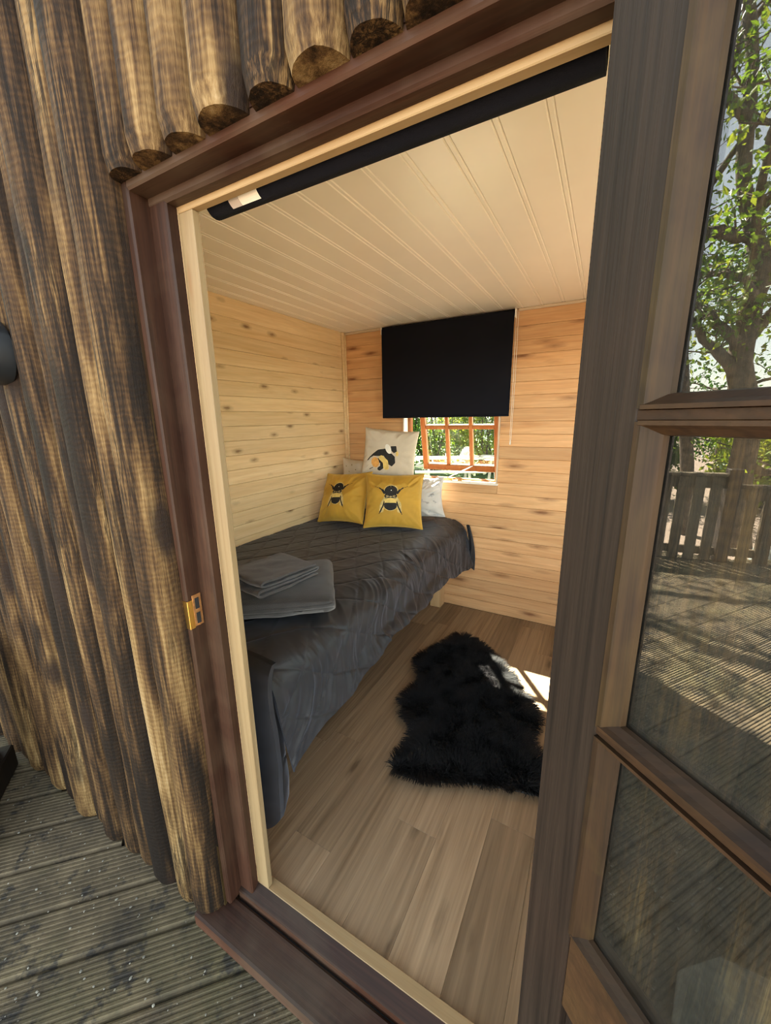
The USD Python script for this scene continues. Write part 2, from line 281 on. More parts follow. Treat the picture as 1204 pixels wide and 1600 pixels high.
floor = thing('floor', kind='structure')
obj('subfloor', box((XL - .1, .036, -.06), (XR + .1, L + .1, -.0125), 0), M['hole_dark'], floor)
x = XL - .03; k = 0
while x < XR:
    w = .158; y = .036; cut = .036 + [.62, .16, 1.02, .38, .86, .55][k % 6]
    for y1 in (cut, cut + 1.22, cut + 2.44):
        y1 = min(y1, L)
        if y1 - y > .02: obj('plank', box((x + .0002, y + .0002, -.012), (x + w - .0002, y1 - .0002, 0), .0006), M['laminate'], floor)
        y = y1
        if y >= L: break
    x += w; k += 1

def clad(parent, axis, rows, at, inward, a0, a1, m, hole=None):
    """horizontal boards on a wall; axis 1: wall along y at x=at, axis 0: wall along x at y=at; inward = sign of the thickness"""
    for i in range(len(rows) - 1):
        z0, z1 = rows[i], rows[i + 1]
        spans = [(a0, a1, z0, z1)]
        if hole and z1 > hole[2] and z0 < hole[3]:
            spans = [(a0, hole[0], z0, z1), (hole[1], a1, z0, z1)]
            if z0 < hole[2]: spans.append((hole[0] + .0004, hole[1] - .0004, z0, hole[2] - .0005))
            if z1 > hole[3]: spans.append((hole[0] + .0004, hole[1] - .0004, hole[3] + .0005, z1))
        for s0, s1, q0, q1 in spans:
            d = .0125 + .0008 * rnd.random()
            zz0, zz1 = q0 + .0003, q1 - .0003
            if zz1 - zz0 < .004: continue
            lo, hi = sorted((at, at + inward * d))
            b = box((lo, s0, zz0), (hi, s1, zz1), .0022) if axis == 1 else box((s0, lo, zz0), (s1, hi, zz1), .0022)
            obj('board', b, M[m], parent)
rows = [0.0] + [.0 + .0865 * i for i in range(1, 25)] + [ZC]
wl = thing('wall_left', kind='structure')
obj('backing', box((XL - .09, -.045, ZD), (XL - .014, L + .09, ZC + .06), 0), M['dark_timber'], wl)
clad(wl, 1, rows, XL - .0135, 1, .05, L, 'spruce_y')
wr = thing('wall_right', kind='structure')
RW = (.30, 1.95, .72, 2.05)   # the second window, in the right wall behind the open door leaf
for lo, hi in (((XR + .014, -.045, ZD), (XR + .09, RW[0], ZC + .06)), ((XR + .014, RW[1], ZD), (XR + .09, L + .09, ZC + .06)),
               ((XR + .014, RW[0], ZD), (XR + .09, RW[1], RW[2])), ((XR + .014, RW[0], RW[3]), (XR + .09, RW[1], ZC + .06))):
    obj('backing', box(lo, hi, 0), M['dark_timber'], wr)
clad(wr, 1, rows, XR + .0135, -1, .05, L, 'spruce_y', hole=RW)
wf = thing('wall_far', kind='structure')
for lo, hi in (((XL - .09, L + .014, ZD), (WX0, L + .085, ZC + .06)), ((WX1, L + .014, ZD), (XR + .09, L + .085, ZC + .06)),
               ((WX0, L + .014, ZD), (WX1, L + .085, WZ0)), ((WX0, L + .014, WZ1), (WX1, L + .085, ZC + .06))):
    obj('backing', box(lo, hi, 0), M['dark_timber'], wf)
clad(wf, 0, rows, L + .0135, -1, XL, XR, 'pine_x', hole=(WX0, WX1, WZ0, WZ1))
obj('corner_strip', box((XL, L - .014, 0.8), (XL + .018, L - .001, ZC), .003), M['spruce_y'], wf)
obj('corner_strip', box((XL + .001, L - .05, 0.8), (XL + .011, L - .016, ZC), .003), M['spruce_y'], wl)

ceil = thing('ceiling', kind='structure')
obj('backing', box((XL - .09, -.045, ZC + .022), (XR + .09, L + .085, ZC + .06), 0), M['roof_felt'], ceil)
x, w = XL - .045, .121
def ceil_board(x0, x1):
    """tongue and groove board with a bead: two V grooves near its edge"""
    g, d = .0032, .0042
    prof = [(x0 + g, 0), (x1 - .016 - g, 0), (x1 - .016, d), (x1 - .016 + g, 0), (x1 - g, 0), (x1, d), (x1, .012), (x0, .012), (x0, d)]
    poly = Polygon(prof); v, f = extrude(poly, L - .05)
    return np.stack([v[:, 0], .05 + v[:, 2], ZC + v[:, 1]], 1), f
while x < XR:
    obj('board', ceil_board(x, x + w), M['ceiling_white'], ceil); x += w
obj('ceiling_bead', box((XL, L - .014, ZC - .018), (WX0 - .16, L - .001, ZC - .0005), .004), M['blind_batten'], ceil)
obj('ceiling_bead', box((.29, L - .014, ZC - .018), (XR, L - .001, ZC - .0005), .004), M['blind_batten'], ceil)
roof = thing('roof', kind='structure')
ZF = 2.62   # top of the log front
obj('roof_deck', box((XL - .35, -.10, ZF + .002), (XR + .35, L + .16, ZF + .06), .004), M['roof_felt'], roof)
obj('gable_board', box((XL - .35, -.118, ZF - .02), (XR + .35, -.10, ZF + .065), .004), M['dark_timber'], roof)

# the front wall: two slabs with the door opening, then every log slab
wfr = thing('wall_front', kind='structure')
for lo, hi in (((-1.80, -.05, ZD - .2), (JX - .045, -.001, ZF)), ((HX + .045, -.05, ZD - .2), (XR + .35, -.001, ZF)), ((JX - .045, -.05, DZ + .045), (HX + .045, -.001, ZF))):
    obj('sheathing', box(lo, hi, 0), M['dark_timber'], wfr)
for lo, hi in (((XL - .09, .0, -.06), (-.001, .05, ZC + .03)), ((HX - .028, .0, -.06), (XR + .09, .05, ZC + .03)), ((-.001, .0, 1.962), (HX - .028, .05, ZC + .03))):
    obj('lining', box(lo, hi, 0), M['spruce_y'], wfr)

def log_mesh(xc, r, z0, z1, seed, yb=-.052, tip=False):
    n, na = max(10, int((z1 - z0) / .03)), 26
    z = np.linspace(z0, z1, n); a = np.linspace(0, 2 * np.pi, na, endpoint=False)
    Z, A = np.meshgrid(z, a, indexing='ij')
    P = np.stack([np.cos(A) * 1.1 + seed * 3.1, np.sin(A) * 1.1 + seed, Z * 3.2], -1)
    rr = r * (1 + .10 * (meshkit.noise(P * [1, 1, .35], 3) - .5) + .07 * (meshkit.noise(P * [2.6, 2.6, .8], 9) - .5) + .035 * (meshkit.noise(P * [3, 3, 3], 7) - .5))
    wob = (meshkit.noise(np.stack([z * 1.3 + seed, z * 0, z * 0], -1), 5) - .5) * .010
    taper = 1 + .05 * (z - 1) * (1 if seed % 2 else -1)
    rr *= taper[:, None]
    if tip:   # sawn end, edges worn round
        e = np.clip((Z - z0) / .02, 0, 1); rr *= .86 + .14 * np.sqrt(1 - (1 - e) ** 2)
    X = xc + wob[:, None] + rr * np.cos(A); Y = np.minimum(-.068 + rr * 1.0 * np.sin(A), yb)
    v, f = grid(np.stack([X, Y, Z + (.008 * np.sin(A) * e if False else 0)], -1), wrap=True)
    k = np.arange(na); m = len(v); top = (n - 1) * na
    v = np.vstack([v, [xc, -.072, z0], [xc, -.072, z1]])
    f = np.vstack([f, np.stack([k, np.full(na, m), (k + 1) % na], 1), np.stack([top + (k + 1) % na, np.full(na, m + 1), top + k], 1)])
    mm = trimesh.Trimesh(v, f, process=False); trimesh.repair.fix_normals(mm)
    return np.array(mm.vertices), np.array(mm.faces)
x = JX - .021; i = 0
widths = [.122, .10, .128, .086, .112, .118, .096, .13, .105, .118, .10, .12, .11]
while x > -1.78:
    w = widths[i % len(widths)]
    z0 = -.052 if i == 0 else ZD + .004 + .012 * rnd.random()
    obj('log', log_mesh(x - w / 2, w * .522, z0, ZF - .022, 11 + i, tip=True), M['log'], wfr, smooth=50)
    x -= w; i += 1
# short logs over the door, their sawn ends hanging just in front of the head
x, i = -.075, 0
ztop = ZF - .022
for w in (.088, .092, .098, .102, .094, .098, .09, .088, .094, .1, .096, .09):
    obj('log', log_mesh(x + w / 2, w * .522, 1.982 - .004 * rnd.random(), ztop, 40 + i, yb=-.05, tip=True), M['log'], wfr, smooth=50)
    x += w; i += 1
x, i = HX + .06, 0
for w in (.12, .105, .118, .1, .12):
    obj('log', log_mesh(x + w / 2, w * .535, ZD + .006, ztop if x > .99 else 1.975, 60 + i, tip=True), M['log'], wfr, smooth=50)
    x += w; i += 1

# dark door frame (trim_1), pine liner (trim_2)
t1 = thing('trim_1', kind='structure')
FY, SY = -.070, -.026          # front of the frame, front of the stop
def swept(name, prof, a, b, m, par, **kw): return obj(name, profile_sweep(prof, a, b), M[m], par, **kw)
c = .004
jl = [(JX - .02, FY), (JX - .004, FY), (JX, FY + c), (JX, SY), (-c, SY), (-.0, SY + c), (0, -.0005), (JX - .044, -.0005), (JX - .044, FY + .02), (JX - .02, FY + .02)]
swept('jamb', [(p, q, 0) for p, q in jl], (0, 0, -.025), (0, 0, DZ + .022), 'frame_z', t1)
jr = [(HX + .02, FY), (HX + .004, FY), (HX, FY + c), (HX, SY), (HX - .026, SY), (HX - .03, SY + c), (HX - .03, -.0005), (HX + .044, -.0005), (HX + .044, FY + .02), (HX + .02, FY + .02)]
swept('jamb', [(p, q, 0) for p, q in jr], (0, 0, -.025), (0, 0, DZ + .022), 'frame_z', t1)
hd = [(FY, DZ + .022), (FY, DZ + c), (FY + c, DZ), (SY - .0014, DZ), (SY - .0014, 1.95 + c), (SY + c, 1.9494), (-.0005, 1.9494), (-.0005, DZ + .044), (FY + .02, DZ + .044), (FY + .02, DZ + .022)]
swept('head', [(0, p, q) for p, q in hd], (JX + .0005, 0, 0), (HX - .0005, 0, 0), 'frame_x', t1)
swept('head_cap', [(0, FY - .002, DZ + .0225), (0, FY - .002, DZ + .034), (0, -.055, DZ + .04), (0, -.055, DZ + .0225)], (JX - .06, 0, 0), (HX + .06, 0, 0), 'frame_x', t1)
swept('weather_bead', [(JX - .021, FY + .001, 0), (JX - .021, FY - .006, 0), (JX - .028, FY - .006, 0), (JX - .028, FY + .01, 0)], (0, 0, -.04), (0, 0, DZ + .02), 'bead_z', t1)
sl = [(-.044, -.034), (-.050, -.031), (-.128, -.052), (-.134, -.057), (-.134, ZD + .001), (-.044, ZD + .001)]
swept('sill', [(0, p, q) for p, q in sl], (-.155, 0, 0), (HX + .1, 0, 0), 'frame_x', t1)
swept('threshold', [(0, -.036, -.06), (0, -.036, -.012), (0, -.033, -.008), (0, -.0005, .018), (0, -.0005, -.06)], (JX + .001, 0, 0), (HX - .001, 0, 0), 'frame_x', t1)
obj('sill_gap', box((JX + .001, -.0435, ZD + .001), (HX - .001, -.0365, -.045), 0), M['hole_dark'], t1)
for s in (0,):
    sp = thing_path = None
strike = obj('strike_plate', box((JX + .0005, -.056, .966), (JX + .0025, -.031, 1.055), .0005), M['rusty_brass'], t1, label='worn brass strike plate on the left jamb')
obj('lip', box((JX - .017, FY - .0016, .963), (JX + .0025, FY - .0002, 1.043), .0005), M['brass'], strike)
obj('keep_side', box((JX + .0002, FY - .001, .963), (JX + .0028, -.056, 1.043), .0006), M['brass'], strike)
for z0 in (.972, 1.014):
    obj('bolt_hole', box((JX + .002, -.050, z0), (JX + .0032, -.038, z0 + .031), .0004), M['hole_dark'], strike)
for z0 in (.9685, 1.0515):
    a = np.linspace(0, 2 * np.pi, 12, endpoint=False)
    obj('screw', profile_sweep([(0, -.044 + .003 * math.cos(t), z0 + .003 * math.sin(t)) for t in a], (JX + .0024, 0, 0), (JX + .0034, 0, 0)), M['rusty_brass'], strike)
t2 = thing('trim_2', kind='structure')
PZ = 1.938
obj('liner_jamb', box((0, .0005, .021), (.047, .019, PZ - .0005), .0015), M['pine_z'], t2)
obj('liner_jamb', box((HX - .028, .0005, .021), (HX + .02, .019, PZ - .0005), .0015), M['pine_z'], t2)
obj('liner_head', box((0, .0005, PZ), (HX + .02, .020, 1.9615), .0015), M['pine_frame_x'], t2)
obj('threshold_strip', box((0, .0005, -.012), (HX + .02, .0345, .0195), .0015), M['pine_frame_x'], t2)

# ------------------------------------------------------------------ the open glazed door leaf (door_1); local x runs from hinge to free edge, y out of the inner face
DD, DN = V(.7526, -.6585, 0), V(-.6585, -.7526, 0)
H0 = V(.8205, -.0994, 0)
d1 = thing('door_1', kind='structure')
def dl(vf): v, f = vf; return H0 + v[:, :1] * DD + v[:, 1:2] * DN + v[:, 2:] * V(0, 0, 1), f
T, DW, DZ0, DZ1 = .044, .80, .004, 1.945
GX0, GX1 = .083, DW - .083
obj('stile', dl(box((0, -T, DZ0), (GX0, 0, DZ1), .0025)), M['door_z'], d1)
obj('stile', dl(box((GX1, -T, DZ0), (DW, 0, DZ1), .0025)), M['door_z'], d1)
for z0, z1 in ((1.869, DZ1), (.62, .772)):
    obj('rail', dl(box((GX0 + .0006, -T + .001, z0), (GX1 - .0006, -.0008, z1), .0015)), M['door_bar'], d1)
for z0, z1 in ((1.4945, 1.5055), (1.114, 1.126)):
    obj('glazing_bar', dl(box((GX0 - .002, -T + .006, z0), (GX1 + .002, -.001, z1), .001)), M['door_bar'], d1)
obj('rail', dl(box((GX0 + .0006, -T + .001, DZ0), (GX1 - .0006, -.0008, .14), .0015)), M['door_bar'], d1)
obj('panel', dl(box((GX0 + .0006, -T + .012, .141), (GX1 - .0006, -.014, .619), .001)), M['door_z'], d1)
panes = ((.772, 1.114), (1.126, 1.4945), (1.5055, 1.869))
GY = -.019
for z0, z1 in panes:
    b = .011
    # mitred beads: proud at the frame, sloping back to the glass
    pv = lambda u, s: [(0 * u, 0, 0), (0, .003, 0), (s * .007, .003, 0), (s * .012, -.003, 0), (s * .022, -.011, 0), (s * .024, GY + .002, 0), (0, GY + .002, 0)]
    for xx, s in ((GX0, 1), (GX1, -1)):
        obj('bead', dl(profile_sweep([(xx + p[0], p[1], 0) for p in pv(1, s)], (0, 0, z0 + .001), (0, 0, z1 - .001))), M['bead_z'], d1)
    for zz, s in ((z0, 1), (z1, -1)):
        obj('bead', dl(profile_sweep([(0, p[1] + .0008, zz + p[0] * .62) for p in pv(1, s)], (GX0 + .004, 0, 0), (GX1 - .004, 0, 0))), M['door_bar'], d1)
    v = [[GX0 + .004, GY, z0 + .004], [GX1 - .004, GY, z0 + .004], [GX1 - .004, GY, z1 - .004], [GX0 + .004, GY, z1 - .004]]
    obj('pane', dl(box((GX0 + .004, GY - .004, z0 + .004), (GX1 - .004, GY, z1 - .004), 0)), M['door_glass'], d1)

# ------------------------------------------------------------------ window_1: white reveal, pine frame, top-hung sash pushed open
w1 = thing('window_1', kind='structure')
obj('reveal', box((WX0 - .0005, L - .016, WZ0), (WX0 + .010, L + .05, WZ1), .001), M['reveal_white'], w1)
obj('reveal', box((WX1 - .010, L - .016, WZ0), (WX1 + .0005, L + .05, WZ1), .001), M['blind_batten'], w1)
obj('sill_board', box((WX0 - .006, L - .020, WZ0 - .014), (WX1 + .006, L + .055, WZ0 + .002), .003), M['reveal_white'], w1)
obj('reveal', box((WX0, L - .016, WZ1 - .01), (WX1, L + .05, WZ1), .001), M['reveal_white'], w1)
for lo, hi in (((WX0, L + .05, WZ0 - .01), (WX0 + .032, L + .10, WZ1 + .02)), ((WX1 - .032, L + .05, WZ0 - .01), (WX1, L + .10, WZ1 + .02)),
               ((WX0 + .032, L + .05, WZ0 - .014), (WX1 - .032, L + .115, WZ0 + .012)), ((WX0 + .032, L + .05, WZ1 - .03), (WX1 - .032, L + .10, WZ1 + .02))):
    obj('frame', box(lo, hi, .003), M['sash_wood'], w1)
SA = math.atan(.205); SX0, SX1, SZT, SH = -.488, .160, 2.10, 1.045
def sl_(vf):   # sash space: x along, y outwards, z measured up from the bottom rail
    v, f = vf; v = v.copy(); z = v[:, 2] - SH; y = v[:, 1]
    return np.stack([v[:, 0], L + .03 + .045 + y * math.cos(SA) - z * math.sin(SA), SZT + z * math.cos(SA) + y * math.sin(SA)], 1), f
S_ = thing
sash = obj('sash', sl_(box((SX0, -.02, 0), (SX0 + .042, .02, SH), .003)), M['sash_wood'], w1)
obj('stile', sl_(box((SX1 - .042, -.02, 0), (SX1, .02, SH), .003)), M['sash_wood'], sash)
obj('rail', sl_(box((SX0 + .0425, -.02, 0), (SX1 - .0425, .02, .045), .003)), M['sash_wood'], sash)
obj('rail', sl_(box((SX0 + .0425, -.02, SH - .045), (SX1 - .0425, .02, SH), .003)), M['sash_wood'], sash)
gw = (SX1 - SX0 - .084 - .056) / 3; gh = (SH - .09 - .056) / 3
for i in (1, 2):
    xx = SX0 + .042 + i * gw + (i - 1) * .028
    obj('muntin', sl_(box((xx, -.017, .0455), (xx + .028, .017, SH - .0455), .003)), M['sash_wood'], sash)
    zz = .045 + i * gh + (i - 1) * .028
    for j in range(3):
        x0 = SX0 + .0425 + j * (gw + .028)
        obj('muntin', sl_(box((x0, -.016, zz), (x0 + gw - .001, .016, zz + .028), .003)), M['sash_wood'], sash)
for i in range(3):
    for j in range(3):
        x0, z0 = SX0 + .0425 + i * (gw + .028), .0455 + j * (gh + .028)
        obj('pane', sl_(box((x0 + .001, .004, z0 + .001), (x0 + gw - .002, .008, z0 + gh - .002), 0)), M['window_glass'], sash)
        obj('bead', sl_(box((x0 + .001, -.013, z0 + .0005), (x0 + gw - .002, .0035, z0 + .008), .002)), M['reveal_white'], sash)
p0, p1 = V(-.175, L + .012, WZ0 + .02), V(-.055, L + .255, 1.118)
stay = obj('stay', tube(np.linspace(p0, p1, 6), .0055, 8), M['steel'], w1, label='grey metal casement stay')
obj('stay_pin', box((-.215, L + .004, WZ0 + .0025), (-.135, L + .022, WZ0 + .012), .002), M['brass'], stay)
obj('stay_pin', box((-.095, L + .004, WZ0 + .0025), (-.06, L + .022, WZ0 + .012), .002), M['brass'], stay)

# window_2 in the right wall, behind the door leaf and out of view: frame and pane
w2 = thing('window_2', kind='structure')
for lo, hi in (((XR, RW[0], RW[2]), (XR + .09, RW[0] + .04, RW[3])), ((XR, RW[1] - .04, RW[2]), (XR + .09, RW[1], RW[3])),
               ((XR, RW[0] + .041, RW[2]), (XR + .09, RW[1] - .041, RW[2] + .04)), ((XR, RW[0] + .041, RW[3] - .04), (XR + .09, RW[1] - .041, RW[3]))):
    obj('frame', box(lo, hi, .003), M['sash_wood'], w2)
ym = (RW[0] + RW[1]) / 2
obj('muntin', box((XR + .03, ym - .015, RW[2] + .041), (XR + .06, ym + .015, RW[3] - .041), .003), M['sash_wood'], w2)
for y0, y1 in ((RW[0] + .041, ym - .016), (ym + .016, RW[1] - .041)):
    obj('pane', box((XR + .043, y0, RW[2] + .041), (XR + .047, y1, RW[3] - .041), 0), M['window_glass'], w2)

# ------------------------------------------------------------------ deck: boards at 45 degrees, reeded
deck = thing('deck', kind='structure')
U45, N45 = V(math.sin(math.pi / 4), math.cos(math.pi / 4), 0), V(math.cos(math.pi / 4), -math.sin(math.pi / 4), 0)
BW, BG = .165, .0065
def deck_board(n0, t0, t1):
    pts, g = [], 10
    for k in range(g):
        a = n0 + .004 + (BW - .008) * k / g; s = (BW - .008) / g
        pts += [(a, -.0055), (a + s * .28, 0), (a + s * .72, 0)]
    pts += [(n0 + BW - .004, -.0055), (n0 + BW, -.008), (n0 + BW, -.028), (n0, -.028), (n0, -.008)]
    v, f = extrude(Polygon(pts), t1 - t0)
    P = v[:, :1] * N45 + (v[:, 2:] + t0) * U45 + v[:, 1:2] * V(0, 0, 1); P[:, 2] += ZD
    return P, f
region = Polygon([(-3.95, -.052), (HX + 1.6, -.052), (HX + 1.6, -3.2), (-3.95, -3.2)]).union(Polygon([(-3.95, -.052), (-1.45, -.052), (-1.45, 2.3), (-3.95, 2.3)]))
n = -4.485
while n < 4.6:
    c0 = n + BW / 2
    lineU = LineString([tuple((c0 * N45 - 8 * U45)[:2]), tuple((c0 * N45 + 8 * U45)[:2])]).intersection(region)
    for g in ([lineU] if lineU.geom_type == 'LineString' else list(getattr(lineU, 'geoms', []))):
        if g.is_empty or g.geom_type != 'LineString': continue
        cs = np.array(g.coords); t = cs @ U45[:2]; t0, t1 = t.min(), t.max()
        if t1 - t0 < .12: continue
        obj('deck_board', deck_board(n, t0, t1), M['deck'], deck)
    n += BW + BG
obj('joist', box((-3.9, -3.15, ZD - .16), (HX + 1.55, -.2, ZD - .032), 0), M['dark_timber'], deck)
obj('joist', box((-3.9, -.2, ZD - .16), (-1.5, 2.25, ZD - .032), 0), M['dark_timber'], deck)
# ------------------------------------------------------------------ blinds
def blind(name, label, x0, x1, y, ztop, zbot, roll_r, chain, group=None):
    t = thing(name, label=label, cat='blind', group='black roller blinds')
    zc = ztop - roll_r - .004
    n = int((zc - zbot) / .02) + 2
    yy = y - roll_r
    if zc - zbot > .2:
        xs, zs = np.linspace(x0, x1, 30), np.linspace(zc, zbot + .012, n)
        X, Z = np.meshgrid(xs, zs)
        Y = yy + .0035 * (meshkit.noise(np.stack([X * 2, Z * 2, X * 0], -1), 2) - .5) * np.clip((zc - Z) * 6, 0, 1)
        g1 = grid(np.stack([X, Y, Z], -1)); g2 = grid(np.stack([X, Y + .0012, Z], -1), flip=True)
        obj('fabric', cat([g1, g2]), M['blind_black'], t, smooth=True)
        obj('bottom_bar', box((x0, yy - .004, zbot), (x1, yy + .005, zbot + .014), .003), M['blind_black'], t)
    a = np.linspace(0, 2 * np.pi, 20, endpoint=False)
    obj('roll', profile_sweep([(0, y + roll_r * math.cos(k), zc + roll_r * math.sin(k)) for k in a], (x0 + .002, 0, 0), (x1 - .002, 0, 0)), M['blind_black'], t, smooth=40)
    bw, bh = (.008, .034) if chain else (.004, .012)
    for xx in (x0 - bw - .001, x1 + .001):
        obj('bracket', box((xx, y - (.02 if chain else .010), zc - bh), (xx + bw, y + roll_r + .006, ztop - .0015), .003), M['white_plastic'], t)
    if chain:
        xc = x1 + .018
        w = []
        for k, dx in ((0, -.006), (1, .008)):
            ch = tube([(xc + dx, y - .018 - .004 * k, zc - .005), (xc + dx * .9 + .002, y - .016, (zc + chain) / 2), (xc + dx * .55, y - .014, chain + .012)], .0015, 6); w.append(ch)
        obj('chain', cat(w), M['white_plastic'], t)
        obj('chain_weight', lathe([(0, 0), (.004, .002), (.005, .02), (.003, .034), (0, .036)], 10) and xf(lathe([(0, 0), (.004, .002), (.005, .02), (.003, .034), (0, .036)], 10), None, (xc, y - .014, chain - .022)), M['white_plastic'], t, smooth=True)
    return t
bl = blind('roller_blind', 'black roller blind pulled half down over the far window', -.700, .276, L - .046, ZC - .006, 1.505, .020, 1.335)
obj('batten', box((-.70, L - .040, ZC - .026), (.276, L - .0145, ZC - .0065), .002), M['blind_batten'], bl)
bd = blind('roller_blind', 'rolled up black roller blind above the open door', .056, HX - .05, .052, 1.990, 1.93, .0265, None)
# paper label stuck on the roll
def on_roll(x0, x1, a0, a1, rr):
    a = np.linspace(a0, a1, 8); P = np.array([[(x, .052 - rr * math.cos(k), 1.990 - .0305 + rr * math.sin(k)) for k in a] for x in (x0, x1)])
    return grid(P, flip=True)
lab = obj('label', on_roll(.153, .206, -1.2, .5, .0272), M['label_paper'], bd, label='pale printed label on the black roll')
obj('label_end', on_roll(.125, .1525, -1.2, .5, .0272), M['label_grey'], lab)
tx = meshkit.text_mesh('vital', .0125, .0004, bold=True)
tv = np.array(tx.vertices); aa = -.22 + tv[:, 1] / .0274
obj('lettering', (np.stack([.158 + tv[:, 0], .052 - (.0275 + tv[:, 2]) * np.cos(aa), 1.990 - .0305 + (.0275 + tv[:, 2]) * np.sin(aa)], 1), np.array(tx.faces)), M['label_ink'], lab)

# ------------------------------------------------------------------ bed
def soft_box(lo, hi, r, step=.03, amp=0., freq=6., seed=0):
    lo, hi = np.array(lo, float), np.array(hi, float); s = hi - lo
    vs, fs, n = [], [], 0
    for ax in range(3):
        for side in (0, 1):
            u, w = [k for k in range(3) if k != ax]
            a, b = np.linspace(0, 1, max(2, int(s[u] / step) + 1)), np.linspace(0, 1, max(2, int(s[w] / step) + 1))
            A, B = np.meshgrid(a, b, indexing='ij'); P = np.zeros(A.shape + (3,)); P[..., u] = A; P[..., w] = B; P[..., ax] = side
            v, f = grid(P, flip=bool(side) ^ (ax == 1) ^ True); vs.append(v); fs.append(f + n); n += len(v)
    m = trimesh.Trimesh(np.vstack(vs), np.vstack(fs), process=True, merge_norm=True); m.merge_vertices()
    v = lo + m.vertices * s; c = np.clip(v, lo + r, hi - r); d = v - c; ln = np.linalg.norm(d, axis=1, keepdims=True)
    v = np.where(ln > 1e-9, c + d / np.maximum(ln, 1e-9) * np.minimum(r, np.maximum(ln, r)), v)
    if amp: v = v + (np.stack([meshkit.fbm(v * freq, 3, seed + k) for k in range(3)], 1) - .5) * amp * 2
    m.vertices = v; trimesh.repair.fix_normals(m)
    return np.array(m.vertices), np.array(m.faces)
bed = thing('bed', label='high wooden single bed along the left wall', cat='bed')
for lx, ly in ((-.262, 2.105), (-.262, .155), (-1.07, 2.105), (-1.07, .155)):
    obj('leg', box((lx, ly, 0.0005), (lx + .09, ly + .09, .44), .004), M['bed_wood'], bed)
obj('side_rail', box((-.215, .246, .34), (-.19, 2.104, .44), .003), M['bed_wood'], bed)
obj('side_rail', box((-1.06, .246, .34), (-1.035, 2.104, .44), .003), M['bed_wood'], bed)
for i in range(9):
    obj('slat', box((-1.07, .165 + i * .232, .4405), (-.17, .245 + i * .232, .458), .002), M['bed_wood'], bed)
obj('mattress', soft_box((-1.072, .165, .459), (-.125, 2.175, .712), .05, .05), M['mattress_cloth'], bed, smooth=True)

hemY, hemZ = [.1, .16, .4, .75, 1.2, 1.67, 2.0, 2.19], [.33, .385, .44, .475, .475, .45, .41, .37]
nS, nV = 250, 400
S = np.linspace(0, 1, nS); Yv = np.linspace(.135, 2.185, nV)
Q = np.zeros((nS, nV, 3)); SD = np.zeros((nS, nV))
for j, y in enumerate(Yv):
    hz = np.interp(y, hemY, hemZ) + .012 * math.sin(9 * y) + .008 * math.sin(23 * y + 1)
    xt = -.085 + .012 * math.sin(3 * y)              # where the top starts to round over
    fl = .045 + .02 * meshkit.noise(V(y * 2.2, .3, .7), 3)
    path = [(-1.076, .738), (-.8, .740), (-.5, .742), (-.28, .742), (xt - .06, .738), (xt, .724), (xt + .045, .70), (xt + .078, .655), (xt + .09, .60), (xt + .09 + fl * .3, .53), (xt + .09 + fl * .8, max(hz + .03, .42)), (xt + .09 + fl, hz)]
    path = np.array(path); d = np.r_[0, np.cumsum(np.linalg.norm(np.diff(path, axis=0), axis=1))]
    from_s = S * d[-1]
    # smooth the polyline
    px, pz = np.interp(from_s, d, path[:, 0]), np.interp(from_s, d, path[:, 1])
    k = np.hanning(17); k /= k.sum(); pad = lambda a: np.convolve(np.r_[2 * a[0] - a[8:0:-1], a, 2 * a[-1] - a[-2:-10:-1]], k, 'valid')
    Q[:, j] = np.stack([pad(px), np.full(nS, y), pad(pz)], 1); SD[:, j] = from_s
def normals(P):
    n = np.cross(np.gradient(P, axis=1), np.gradient(P, axis=0)); n /= np.linalg.norm(n, axis=-1, keepdims=True) + 1e-12
    return n
N = normals(Q)
if N[20, 200, 2] < 0: N = -N
sd, yy_ = SD, np.broadcast_to(Yv, SD.shape)
wx = meshkit.noise(np.stack([sd * 5, yy_ * 5, sd * 0], -1), 8) - .5; wy = meshkit.noise(np.stack([sd * 5, yy_ * 5, sd * 0 + 4], -1), 8) - .5
a1 = ((sd + yy_ * .62 + .05 * wx) / .172) % 1; a2 = ((sd - yy_ * .62 + .05 * wy) / .172) % 1
stitch = np.minimum(np.abs(a1 - .5), np.abs(a2 - .5)) * 2             # 0 at the stitching
puff = .0042 * (1 - np.exp(-stitch / .07))
edge = np.clip((sd - .86) / .22, 0, 1); edge = edge * edge * (3 - 2 * edge)
def ridged(P, seed, o=3):
    out = 0
    for k in range(o): out = out + .5 ** k * (1 - np.abs(2 * meshkit.noise(P * 2.05 ** k, seed + k) - 1)) ** 2
    return out
side_w = ridged(np.stack([sd * 3.2, (yy_ + .42 * sd) * 15 + 2.2 * wx, sd * 0 + 2], -1), 21) - .9
top_w = ridged(np.stack([sd * 8, yy_ * 9, sd * 0], -1), 31) - .9
big = meshkit.fbm(np.stack([sd * 3, yy_ * 3.4, sd * 0 + 6], -1), 3, 4) - .5
Hh = puff + .0095 * edge * side_w + .0022 * (1 - edge) * top_w + .026 * edge * big + .008 * (1 - edge) * big
Q2 = Q + N * Hh[..., None]
qb = Q + N * -.006
qt = thing('quilt', label='charcoal quilted bedspread draped over the bed', cat='bedspread')
ring = cat([grid(Q2, flip=False), grid(qb, flip=True), grid(np.stack([Q2[-1], qb[-1]])), grid(np.stack([Q2[:, 0], qb[:, 0]])), grid(np.stack([Q2[:, -1], qb[:, -1]], 0), flip=True)])
mm = trimesh.Trimesh(*ring, process=False)
if np.array(mm.face_normals)[2000][2] < 0: ring = (ring[0], ring[1][:, ::-1])
obj('cover', ring, M['quilt'], qt, smooth=60)
